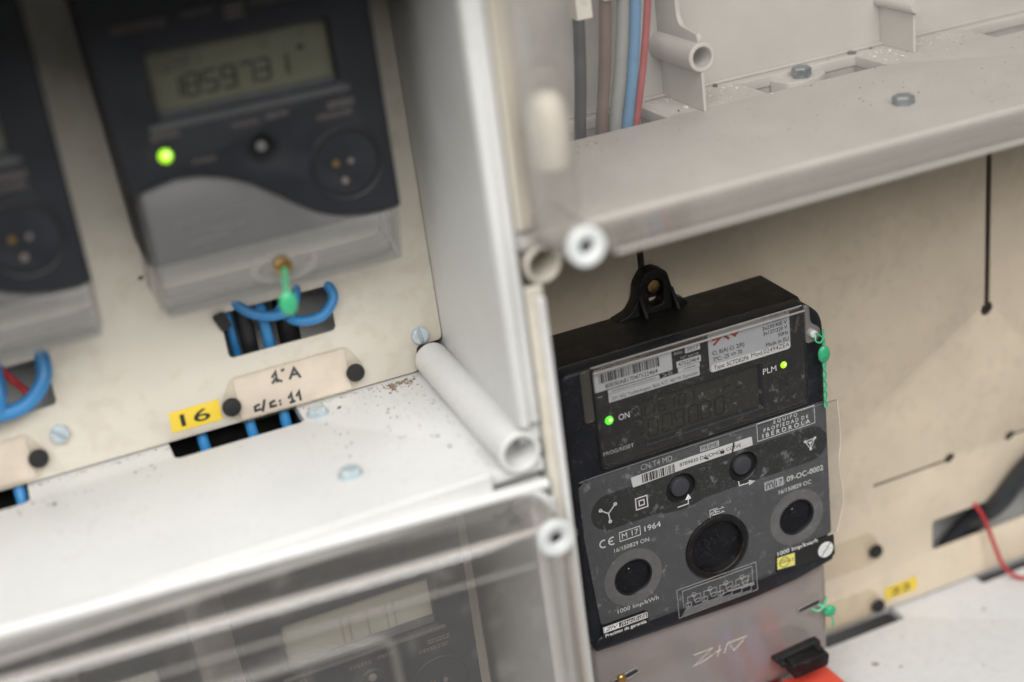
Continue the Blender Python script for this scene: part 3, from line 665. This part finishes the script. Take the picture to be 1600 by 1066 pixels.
# print on the panel
text(pn, 'CN T4 MD', 117, 144.4, -96.3, 5, YT, 'ink_grey', .01)
fl = flat(pn, 'print_block', [rr(169, -97.2, 186, -91.8, .3)], YT, 'ink_grey', .1); text(fl, 'PRIME', 170.2, 184.8, -96.2, 3.8, YT-.25, 'face_grey', .01)
st = flat(pn, 'barcode_strip', [rounded([(107.6, -99.3), (160, -98), (215.2, -97.9), (215.7, -105.8), (160, -106.6), (108.6, -108.4)], 1)], YT-.2, 'paper_white')
barcode(st, 117, 146, -106.8, -99.6, YT-.5, 11); text(st, '8789830 DAIOHOR COIVE', 150, 205, -103.6, 3.1, YT-.55, 'ink_black')
strokes(st, 'ink_smudge', [[(172, -103), (175, -104.6)], [(186.5, -102), (189, -104)], [(187, -103.8), (189.4, -102.6)], [(198.5, -98.4), (197, -106)], [(198.8, -98.2), (197.6, -103)]], YT-.6, 1.3, 'ink_black')
strokes(pn, 'print_frame', [[(220.5, -88.6), (273.9, -88.6), (273.9, -104.3), (220.5, -104.3), (220.5, -88.6)]], YT, .4, 'ink_white')
for s, x0, x1, z in (('E Q U I P O', 236, 258, -93.2), ('P R O P I E D A D  D E', 226.5, 268, -98), ('I B E R D R O L A', 225.2, 269.6, -103)): text(pn, s, x0, x1, z, 3.2 if z > -100 else 3.8, YT, 'ink_white', .012)
yb_ = [(86, -124), (80, -119.5)], [(86, -124), (92, -118)], [(86, -124), (86.6, -131)]
strokes(pn, 'phase_symbol', list(yb_)+[circ(*c, 1.1, 8)+[circ(*c, 1.1, 8)[0]] for c in ((79.6, -119.2), (92.4, -117.6), (86.6, -131.4))], YT, .9, 'ink_white')
sq = lambda x, z, a: [(x-a, z-a), (x+a, z-a), (x+a, z+a), (x-a, z+a), (x-a, z-a)]
strokes(pn, 'insulation_symbol', [sq(114.7, -124.2, 5), sq(114.7, -124.2, 2.2)], YT, .9, 'ink_white')
tri = [(263.8, -118.6), (273.4, -118), (268.9, -127)]
strokes(pn, 'network_symbol', [tri+[tri[0]]]+[[(268.7, -121.2), q] for q in tri]+[circ(*c, .9, 8)+[circ(*c, .9, 8)[0]] for c in tri+[(268.7, -121.2)]], YT, .6, 'ink_white')
strokes(pn, 'arrow_symbol', [[(145.2, -139), (154.7, -138.9), (155, -133)], [(153, -134.5), (155.2, -131), (157, -134.5), (153, -134.5)], [(154, -134), (155.8, -132.4)]], YT-.25, .8, 'ink_white')
strokes(pn, 'arrow_symbol', [[(200.8, -134.6), (201.2, -138.4), (211, -138.6)], [(210.5, -136.8), (215, -138.7), (210.5, -140.4), (210.5, -136.8)], [(211.5, -138), (212.5, -139.2)]], YT-.25, .8, 'ink_white')
def arc(cx, cz, r, a0, a1, n=12): return [(cx+r*math.cos(math.radians(a0+(a1-a0)*i/n)), cz+r*math.sin(math.radians(a0+(a1-a0)*i/n))) for i in range(n+1)]
strokes(pn, 'conformity_mark', [arc(79, -149.2, 3.2, 70, 290), arc(86.6, -149.2, 3.2, 70, 290), [(83.4, -149.2), (86.6, -149.2)]], YT, 1.1, 'ink_white')
strokes(pn, 'print_frame', [[(93, -152.2), (111, -152.2), (111, -144.2), (93, -144.2), (93, -152.2)]], YT, .6, 'ink_white')
text(pn, 'M 17', 95, 109.4, -150.6, 4.9, YT, 'ink_white', .015); text(pn, '1964', 114.8, 129.2, -151, 5, YT, 'ink_white', .008); text(pn, '16/150829 ON', 87.2, 118, -160.6, 3.7, YT, 'ink_white', .006)
fl = flat(pn, 'print_block', [rr(224.2, -151.6, 242, -143.6, .2)], YT, 'silver_label', .1)
text(fl, 'm', 225.6, 232.4, -150.3, 6.4, YT-.25, 'ink_black', .02); strokes(fl, 'bar', [[(226, -145.2), (231.6, -145.2)], [(233.4, -151.4), (233.4, -143.8)]], YT-.25, .6, 'ink_black'); text(fl, '17', 234.8, 240.8, -150.2, 5, YT-.25, 'ink_black')
text(pn, '09-OC-0002', 245.2, 280, -150.1, 4.9, YT, 'ink_white', .006); text(pn, '16/150829 OC', 237.2, 268, -159, 3.7, YT, 'ink_white', .004)
strokes(pn, 'port_symbol', [[(180, -152), (173.2, -152), (173.2, -159), (180, -159)], [(178, -155.4), (182, -155.4)], [(176.5, -153.4), (186, -153.4), (184, -152.2)], [(176.5, -157.2), (186, -157.2), (184, -156)]], YT, .55, 'ink_white'); text(pn, '02', 174.2, 179, -157.4, 3.4, YT, 'ink_white')
text(pn, '1000 Imp/kWh', 84.2, 121, -217.3, 4, YT-.2, 'ink_white')
# wiring diagram
W = [[(120.5, -186.5-0), (120.5, -186.5)]]
x0, x1, z0, z1 = 136.5, 210.5, -240.6, -213.4
dz_ = lambda f: z0+(z1-z0)*f
D = [[(x0, z0), (x1, z0), (x1, z1), (x0, z1), (x0, z0)], [(x0+5, dz_(.3)), (x0+5, dz_(.9)), (x1-4, dz_(.9)), (x1-4, dz_(.35))]]
for i in range(4):
    bx_ = x0+9+i*15
    D += [[(bx_, dz_(.28)), (bx_, dz_(.62)), (bx_+12, dz_(.62)), (bx_+12, dz_(.42))], arc(bx_+6, dz_(.64), 2, 0, 360, 10), [(bx_-2, dz_(.28)), (bx_+3, dz_(.28)), (bx_+3, dz_(.42)), (bx_-2, dz_(.42)), (bx_-2, dz_(.28))],
          [(bx_+7, dz_(.34)), (bx_+11, dz_(.34)), (bx_+11, dz_(.46)), (bx_+7, dz_(.46)), (bx_+7, dz_(.34))], [(bx_+6, dz_(.64)), (bx_+6, dz_(.4))]]
for i in range(4): D.append([(x0+3+i, dz_(.06+.055*i)), (x1-6-i*9, dz_(.06+.055*i)), (x1-6-i*9, dz_(.22+.03*i)), (x1-3, dz_(.22+.03*i))])
strokes(pn, 'wiring_diagram', D, -82.2, .3, 'ink_grey')
# stickers at the bottom edge
YS = -81.6
st = flat(T, 'guarantee_sticker', [rr(68.4, -235.6, 109.4, -222.8, .4)], YS, 'ink_black')
strokes(st, 'print_frame', [[(69.6, -229), (108.6, -228.8), (108.6, -224.2), (69.6, -224), (69.6, -229)]], YS-.25, .45, 'ink_white')
text(st, 'medida', 84.6, 107.6, -228.2, 4.2, YS-.3, 'ink_white', .012, shear=.3); flat(st, 'logo', [rr(70.2, -228.6, 83.2, -224.6, .2)], YS-.25, 'ink_white', .1); text(st, 'ZIV', 71, 82.4, -228, 3, YS-.5, 'ink_black', .03, shear=.3)
text(st, 'Precinto de garantía', 70.6, 107.4, -233.6, 3, YS-.3, 'ink_white', .012)
st = flat(T, 'warranty_sticker', [rounded([(230.6, -214.6), (286.4, -213.6), (287, -234.4), (248, -232.4), (230.2, -231)], 1)], YS, 'ink_black')
text(st, '1000 Imp/kvarh', 231.6, 270.4, -215.8, 3.9, YS-.3, 'ink_white', .004)
ye = flat(st, 'yellow_mark', [[(231, -217.6), (247.8, -218.2), (247.4, -230.2), (230.6, -228.8)]], YS-.25, 'yellow_pale', .1)
strokes(ye, 'round_stamp', [arc(237.4, -223.6, 4.6, 0, 360, 22), [(232.8, -223.6), (242, -223.6)]], YS-.45, .45, 'ink_black'); text(ye, '17', 242.8, 246.6, -225.4, 3, YS-.5, 'ink_black'); text(ye, '01011', 234.4, 240.4, -222.6, 1.8, YS-.5, 'ink_black')
wh = flat(st, 'round_mark', [circ(278, -226.2, 7.4, 32)], YS-.25, 'paper_white', .1)
strokes(wh, 'diagonal', [[(273.4, -231.6), (282.8, -220.6)]], YS-.45, .6, 'ink_black')
text(wh, 'CI 8', 273.4, 279.4, -223.6, 2, YS-.5, 'ink_grey'); text(wh, 'DA/OM', 272.2, 284, -227.4, 2, YS-.5, 'ink_grey'); text(wh, '17', 278, 281.4, -231.2, 2.2, YS-.5, 'ink_grey')
# peeling film over the front
fo = rounded([(62.6, -143), (62.8, -93.5), (75, -88.0), (200, -88.2), (294.3, -88.4), (295.2, -110), (296, -127), (293.6, -150), (296.6, -182), (290, -212.8), (231, -213.8), (229, -234.6), (110, -234.4), (110, -222), (68.5, -222)], 3)
fb = plate([fo]+[circ(x, z, r+.4, 40) for x, z, r in (circL, circR)+btns]+[circ(circC[0], circC[1], 29.4, 44)], YT-.9, YT-.7)
for v in fb.verts:
    if v.co.x > 284: v.co.y -= (v.co.x-284)*.12+.25*math.sin(v.co.z*.16)*(v.co.x-284)*.25
obj('protective_film', fb, 'film', T, smooth=0)
obj('film_edge', tube(BM(), [(63.4, -81, -94), (69, -81, -90.6), (75.5, -81, -88.3), (200, -81, -88.4), (294, -82, -88.6)], .32, 6, 5), 'face_halo', T)
obj('film_edge', tube(BM(), [(294.4, -82, -88.6), (295.3, -82.4, -110), (296, -82.3, -127), (293.8, -82.1, -150), (296.6, -82.6, -182), (290, -82, -212.6)], .5, 6, 6), 'paper_beige', T)
# lug at the top with its screw
lug = rounded([(139, -1), (152, 3), (158.5, 12), (160.5, 24), (167, 33), (178, 35.5), (187, 30), (189.5, 18), (193, 7), (203, 1), (203, -3), (139, -3)], 3)
lo = obj('mounting_lug', plate([lug, rounded([(170, 4), (181, 4), (183, 22), (176, 27), (168, 22)], 4)], -14, -.4, bev=1.6), 'black_plastic', T)
for x in (161, 189.5): obj('lug_rib', hexa(BM(), [(x-1.4, -13, 1), (x+1.4, -13, 1), (x+1.4, -13, 16), (x-1.4, -13, 16), (x-1.4, -24, .5), (x+1.4, -24, .5), (x+1.4, -14.2, 15), (x-1.4, -14.2, 15)]), 'black_plastic', lo)
obj('lug_hole_dark', plate([rounded([(167, 7), (183, 7), (184, 30), (168, 30)], 3)], -2.5, -1), 'void', lo)  # black sheet standing in for the darkness inside the lug hole
bm = lathe(BM(), [(6.6, -2.6), (6.6, -7), (5.4, -9.5), (2, -10.2)], (176.4, 0, 18.5), n=24); obj('lug_screw', bm, 'brass', lo)
# terminal cover
tcv = BM(); prof = [(-241, -70), (-243, -74), (-262, -75.5), (-300, -74), (-344, -72), (-351, -69), (-352, -60), (-352, -3)]
cols = [(58.5, 70), (59, 12), (62, 3), (66, 0), (120, 0), (175, -1), (230, 0), (278, 0), (282, 3), (284.6, 12), (285.2, 70)]
G = [[tcv.verts.new((x, min(-3, y+d), z)) for z, y in prof] for x, d in cols]
for a, b in zip(G, G[1:]):
    for k in range(len(a)-1): tcv.faces.new((a[k], a[k+1], b[k+1], b[k]))
tc = obj('terminal_cover', tcv, 'terminal_skirt', T, smooth=50, solid=1.4)
obj('terminal_block', box(BM(), 72, 274, -46, -3, -300, -248), 'cabinet_dusty', T, smooth=0)
for i, x in enumerate((84, 108, 132, 156, 180, 204, 228, 252)):
    obj('terminal_screw', lathe(BM(), [(6, -45.8), (6, -49), (4.6, -50)], (x, 0, -268), n=16), 'zinc', T)
strokes(tc, 'embossed_logo', [[(150, -287.6), (168, -287.6), (149, -298.6), (160, -297), (168, -294)], [(172, -298), (174.5, -288)], [(170, -293), (176, -292.5)], [(178, -297.6), (182, -288.4), (201, -288.6)], [(184, -290), (187.5, -298), (198, -291)]], -75.6, .7, 'crumb_white')
for (xa, za), (xb, zb) in (((74.4, -285.5), (97.4, -280.5)), ((253, -283.2), (273, -280.3))):
    dx = Vector((xb-xa, zb-za)).normalized(); n_ = Vector((-dx.y, dx.x))*3.2; e = dx*2
    pts = [Vector((xa, za))-e+n_, Vector((xb, zb))+e+n_, Vector((xb, zb))+e-n_, Vector((xa, za))-e-n_]
    rim_ = rounded([(p.x, p.y) for p in pts], 3.2, 5); c_ = Vector(((xa+xb)/2, (za+zb)/2)); inn = [((p[0]-c_.x)*.86+c_.x, (p[1]-c_.y)*.62+c_.y) for p in rim_]
    s_ = obj('slot_rim', plate([rim_, inn], -77, -74.6, bev=.7), 'clear_edge', tc)
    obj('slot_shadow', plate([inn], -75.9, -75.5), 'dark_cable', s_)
obj('slot_screw', lathe(BM(), [(4, -75.5), (4, -78), (3, -78.8)], (82, 0, -283), n=16), 'brass', tc)
# black serial connector standing out of the cover
cn = obj('serial_connector', plate([rounded([(232, -333), (266, -331.5), (268, -319), (231, -317.6)], 3)], -98, -83, bev=1.4), 'black_plastic', tc)
obj('connector_flange', plate([rounded([(223, -318), (261, -314.5), (268, -315), (268, -319.6), (229, -322.6), (223, -321.6)], 1.2)], -84, -75.6, bev=.6), 'rubber', cn)
for x, z in ((226.5, -319.6), (262.6, -317.6)): obj('thumb_screw', lathe(BM(), [(3, -84), (3, -91), (2, -92)], (x, 0, z), n=18), 'void', cn)
# seals of the three phase meter
tw = lambda a, ph: [(281+1.1*math.sin(i*.9+ph), -86-.6*math.cos(i*.9+ph), -48-i*2.6) for i in range(17)]
wire_seal('wire_seal', 'green oval seal on a twisted wire beside the hinged window', [[(274, -86, -24), (272.6, -88, -28), (276, -89, -30), (279.5, -88, -27), (280.5, -87, -20.5)], [(273.8, -87, -22), (277, -88.5, -25), (280, -87, -29), (280.4, -86.4, -38)], [(280.6, -87, -21), (279.6, -87.4, -26), (281.2, -86.8, -31), (280.2, -86.4, -38)]], (280.8, -86, -42.6), (5.4, 3, 7.6), [tw(0, 0), tw(0, 3.14)], .7)
wire_seal('wire_seal', 'small green knotted seal at the slot of the clear terminal cover', [[(263, -79, -283), (268, -82, -285), (273, -82, -283), (277, -80, -279), (279, -79, -276)], [(270, -79, -281), (275, -83, -284), (279, -82, -289)]], (280, -81, -290), (6, 3.4, 5.4), [[(280.5, -82, -294), (282.5, -82, -301), (281.5, -82, -307)], [(278, -82, -287), (282, -83, -291), (284, -82, -295)]], .9)

# ================================================================== label holders, stickers
def holder(name_label, x0, x1, zc, h, y, rv, group='clear label holders', card=True):
    t = thing('label_holder', name_label, 'label holder', ((x0+x1)/2, y, zc-h/2), group)
    k = h*.42
    ol = rounded([(x0, zc), (x0+k*.7, zc+h/2), (x1-k*.7, zc+h/2), (x1, zc), (x1-k*.7, zc-h/2), (x0+k*.7, zc-h/2)], 4)
    obj('clear_case', plate([ol], y-4.2, y-.3, bev=1.2), 'holder_clear', t)
    if card: obj('paper_card', plate([rr(x0+k*.8, zc-h/2+2, x1-k*.8, zc+h/2-2.2, .6)], y-1.2, y-.7), 'paper_beige', t, smooth=0)
    for x, z in rv: obj('rivet', lathe(BM(), [(6.9, y-4), (6.9, y-6), (6.2, y-7.2), (4.6, y-7.6)], (x, 0, z), n=28), 'rubber', t)
    return t
H1 = holder('grimy clear label holder with handwritten 1ºA and two black rivets', -173, -64, 18.4, 37, 0, ((-166, 16), (-72, 15.4)))
strokes(H1, 'handwriting', [[(-132.4, 28.6), (-129.4, 32), (-129.6, 24)], [(-133, 24), (-130.8, 26.4), (-126.4, 23.6)], [(-124.8, 31.6), (-123.2, 32.2)], [(-120, 23.6), (-115.6, 31), (-112.4, 22.8)], [(-118, 26.4), (-113.4, 25.8)],
                            [(-146, 10.4), (-149.4, 9.6), (-149.6, 6.2), (-145.6, 6.6)], [(-141.6, 12.6), (-144.4, 4.6)], [(-134.6, 10), (-137.8, 9.2), (-138, 6), (-134.2, 6)], [(-130.8, 8.8), (-130.6, 8.6)], [(-130.8, 6), (-130.6, 5.8)], [(-123.8, 9), (-121.4, 12), (-121.6, 5.2)], [(-117.8, 9), (-115.4, 12), (-115.6, 5)], [(-123.4, 5), (-120, 5.2)]], -1.4, 1.9, 'ink_pen')
H2 = holder('clear label holder with black rivet beside the lone slotted screw', -404, -295, 19.8, 36, 0, ((-397, 18), (-302.4, 18.5)))
H3 = holder('upper of two empty clear label holders beside the terminal cover', 280, 389, -306, 34, 0, ((287, -306), (382, -309)), card=False)
H4 = holder('lower of two empty clear label holders, next to the yellow 22 sticker', 280, 389, -369, 34, 0, ((287, -368), (383.4, -371.4)), card=False)
def sticker(label, x0, x1, z0, z1, s, tx, h, y=-.2, mt='yellow'):
    o = obj('number_sticker', plate([[(x0, z0), (x1, z0-.4), (x1+.6, z1+.4), (x0+.4, z1)]], y-.35, y), mt, smooth=0)
    tag(o, label, 'sticker', 'yellow number stickers')
    text(o, s, tx[0], tx[1], z0+(z1-z0-h)/2, h, y-.5, 'ink_black', .03)
    return o
sticker('yellow sticker with number 16 beside the handwritten label holder', -210.4, -174, 6.8, 22.6, '16', (-203, -181.6), 9.4)
sticker('yellow sticker with number 22 on the scuffed cream plate', 394, 431, -372.4, -358.2, '22', (401, 424), 8)

# ================================================================== cables
def cable(label, pts, r, material, group, n=14):
    o = obj('cable', tube(BM(), pts, r, n, 8), material); return tag(o, label, 'cable', group)
G1 = 'cables in the openings of the cream plate'
cable('blue cable looping under the green teardrop seal', [(-152, 14, 100), (-148, 4, 92), (-138, -3, 82), (-124, -5, 76.5), (-111, -4, 77), (-103, 0, 86), (-100, 10, 102)], 3.7, 'blue_cable', G1)
cable('blue cable curving to the edge of the opening under the meter reading 18597.31', [(-116, 12, 74), (-107, -2, 67), (-92, -8, 67), (-82, -6, 72), (-77, -2, 80), (-82, 8, 94), (-84, 14, 106)], 3.9, 'blue_cable', G1)
cable('blue cable dropping straight behind the loop in the plate opening', [(-130, 14, 100), (-128, 10, 70), (-127, 12, 30), (-127, 20, -20)], 4.2, 'blue_cable', G1)
cable('dark blue cable at the corner of the plate opening under the first meter', [(-152, 20, 100), (-152, 16, 70), (-150, 20, 20)], 3.4, 'blue_cable', G1)
cable('black cable hidden in the plate opening beside the dropping blue one', [(-142, 18, 100), (-141, 15, 60), (-141, 18, 20)], 6, 'rubber', G1)
cable('thick black cable in shade behind the blue loops', [(-110, 22, 100), (-110, 20, 60), (-110, 22, 20)], 8, 'rubber', G1)
cable('blue cable looping in the opening beside the lone slotted screw', [(-345, 8, 100), (-338, -8, 74), (-322, -12, 62), (-300, -10, 62), (-284, -6, 76), (-281, 6, 96)], 5.2, 'blue_cable', G1)
cable('second blue cable at the edge of the opening under the cut off meter', [(-312, 8, 100), (-314, -10, 76), (-320, -12, 60), (-336, -6, 54)], 5, 'blue_cable', G1)
cable('thin red cable between blue loops under the cut off meter', [(-316, 8, 100), (-306, 0, 82), (-296, 6, 62)], 2.6, 'red_cable', G1)
for x, mt, lab in ((-190, 'blue_cable', 'blue cable in the shelf slot below the yellow 16 sticker'), (-154, 'blue_cable', 'blue cable in the shelf slot below the middle of the handwritten label'), (-128, 'blue_cable', 'blue cable in the shelf slot nearest the zinc bolt')):
    cable(lab, [(x, 15, 40), (x, 13, 12), (x, 12, -3), (x, 9, -13), (x+1, 7, -30), (x+1, 6, -58)], 4.2, mt, 'cables in the shelf slot')
cable('blue cable at the end of the far shelf slot', [(-322, 15, 40), (-321, 12, 10), (-321, 6, -4), (-321, 0, -20), (-321, -2, -58)], 4.2, 'blue_cable', 'cables in the shelf slot')
G2 = 'cables dropping through the grey shelf'
cabs = (('dusty black cable with white marker dropping through the grey shelf', 134, 143, 4.6, 'dark_cable', 252), ('dusty brown cable with white marker dropping through the grey shelf', 152, 165, 4.8, 'brown_cable', 266), ('dusty grey cable with white marker dropping through the grey shelf', 163.5, 180, 5.0, 'grey_cable', 275))
for lab, xa, xb, r, mt, zt_ in cabs:
    cable(lab, [(xa-1, 8, 112), (xa, 6, 149), ((xa+xb)/2, 4, 195), (xb, 5, 250), (xb+3, 5, 330)], r, mt, G2)
cable('blue cable without marker dropping through the grey shelf', [(170, 6, 112), (172.5, 3, 149), (180, 1, 190), (188, 2, 240), (198, 5, 330)], 4.4, 'blue_cable_dusty', G2)
cable('thin red cable dropping through the grey shelf', [(177, 6, 112), (179.5, 2, 149), (189, 0, 195), (198, 2, 240), (212, 5, 330)], 2.9, 'red_cable_dusty', G2)
for x, z, lab in ((144, 236, 'white marker on the black cable'), (167, 246, 'white marker on the brown cable'), (182, 250, 'white marker on the grey cable')):
    o = obj('cable_marker', box(BM(), x-6.4, x+6.4, -3.4, 11, z, z+30), 'white_plastic', bevel=1); tag(o, lab, 'cable marker', 'white cable markers')
    text(o, 'N', x-1.6, x+1.6, z+10, 4, -3.6, 'ink_grey')
G3 = 'cables at the lower right opening'
cable('bright red wire hanging out of the lower opening over the white floor', [(496, 30, -240), (497, 8, -290), (503, -8, -312), (512, -14, -345), (518, -22, -368), (534, -28, -383), (560, -30, -383.9), (600, -28, -383.9)], 2.1, 'red_cable', G3)
cable('thick black cable slanting into the lower opening', [(486, 26, -360), (505, 14, -330), (520, -8, -303), (540, -18, -270), (566, -36, -226), (600, -58, -168)], 9.5, 'dark_cable', G3)
cable('second black cable behind the slanting one', [(500, 30, -365), (522, 20, -330), (540, 0, -300), (562, -18, -262), (600, -40, -200)], 8, 'rubber', G3)
cable('brown cable at the edge of the lower opening', [(520, 34, -365), (546, 20, -322), (560, 8, -296), (600, -10, -240)], 5, 'brown_cable', G3)
# cables behind the translucent terminal cover
for x, mt, lab in ((92, 'grey_cable', 'grey cable blurred behind the terminal cover'), (150, 'rubber', 'black cable blurred behind the terminal cover'), (190, 'blue_cable', 'blue cable blurred behind the terminal cover'), (212, 'blue_cable', 'second blue cable blurred behind the terminal cover'), (232, 'red_cable', 'red cable blurred behind the terminal cover')):
    cable(lab, [(x, -48, -290), (x+2, -62, -308), (x+6, -63, -330), (x+8, -52, -348), (x+8, -40, -384)], 8, mt, 'cables behind the terminal cover')
# red block on the floor under the terminal cover
o = obj('red_block', plate([rounded([(205, -150), (281, -150), (277, -74), (209, -74)], 3)], -385.8, -350, 'XY', bev=1.5), 'red_plastic')
tag(o, 'red plastic block on the white floor under the black connector', 'block')

# ================================================================== dirt
def crumbs(name, label, material, spots):
    bm = BM()
    for x, y, z, r in spots:
        m = Matrix.Translation((x, y, z+r*.25)) @ Matrix.Rotation(random.uniform(0, 6), 4, 'Z') @ Matrix.Diagonal((r*random.uniform(.7, 1.9), r*random.uniform(.6, 1.1), r*random.uniform(.35, .6), 1))
        v = bmesh.ops.create_icosphere(bm, subdivisions=1, radius=1, matrix=m)['verts']
        for q in v: q.co += Vector((random.uniform(-1, 1), random.uniform(-1, 1), random.uniform(-.4, .4)))*r*.3
    o = obj(name, bm, material, smooth=0); o['kind'] = 'stuff'; o['label'] = label; o['category'] = 'dirt'
    return o
g = random.gauss; u = random.uniform
sp = [(g(-42, 9), -abs(g(0, 6))-5, -1.5, u(.3, 1.1)) for _ in range(130)]
crumbs('dirt_crumbs', 'brown dirt gathered on the white shelf beside the corner tube', 'dirt', [s for s in sp if s[0] < -26])
sp = [(u(-110, -30), u(-110, -10), -1.5, u(.3, .8)) for _ in range(40)]+[(u(-330, -225), u(-50, -22), -1.5, u(.3, .9)) for _ in range(22)]+[(-62, -45, -1.5, 1.2), (-64, -50, -1.5, 1), (-92, -20, -1.5, 1.4), (-43, -125, -1.5, 1.3), (-45, -106, -1.5, 1.2), (-300, -40, -1.5, 1.6)]
sp = [s for s in sp if not (s[0] < -24-(-s[1])*0 and s[0] > -27)]
sp += [(u(-330, -26), -2.2-abs(g(0, 2.4)), -1.5, u(.2, .6)) for _ in range(170)]+[(-28.5-abs(g(0, 2.5)), u(-170, -20), -1.5, u(.2, .55)) for _ in range(60)]+[(u(-330, -40), u(-170, -30), -1.5, u(.15, .4)) for _ in range(120)]
sp = [s for s in sp if not any(a-1 < s[0] < b+1 and s[1] > -26 for a, b in ((-214.5, -119.5), (-412, -315)))]
crumbs('dirt_specks', 'dark specks scattered on the white shelf', 'crumb_dark', sp)
sp = [(u(205, 285), g(30, 6), 152, u(.4, 1.0)) for _ in range(70)]+[(u(400, 500), g(26, 8), 152, u(.4, 1.1)) for _ in range(70)]+[(u(205, 480), u(-10, 42), 152, u(.3, .8)) for _ in range(120)]
inh = lambda s: any(a-1.5 < s[0] < b+1.5 and -13 < s[1] < 36 for a, b in ((95, 199), (288, 398.5), (508, 630)))
crumbs('plaster_crumbs', 'pale plaster crumbs along the back of the grey shelf', 'crumb_white', [s for s in sp if not inh(s) and s[1] < 44]+[(279, 20, 152, 1.6), (288, -16, 152, 1.8), (222, 2, 152, 2.2), (262, 14, 152, 1.4), (420, -2, 152, 2), (425, 22, 152, 2.2)])
sp = [(u(60, 600), u(-160, 40), 152, u(.2, .7)) for _ in range(200)]+[(g(95, 22), g(-35, 12), 152, u(.2, .7)) for _ in range(60)]+[(270, 39, 152, 2.4), (400, 39.5, 152, 3.4), (420, 40, 152, 1.8), (90, -60, 152, 1.8), (214, -2, 152, 1.6)]
crumbs('dark_crumbs', 'dark crumbs and dust on the grey shelf', 'crumb_dark', [s for s in sp if not inh(s)])
sp = [(u(300, 600), u(-170, -20), -386, u(.3, .7)) for _ in range(60)]+[(340, -60, -386, 2.2), (474, -45, -386, 1.6), (357, -75, -386, 1.2)]
crumbs('floor_crumbs', 'small brown crumbs on the speckled white floor', 'dirt', sp)
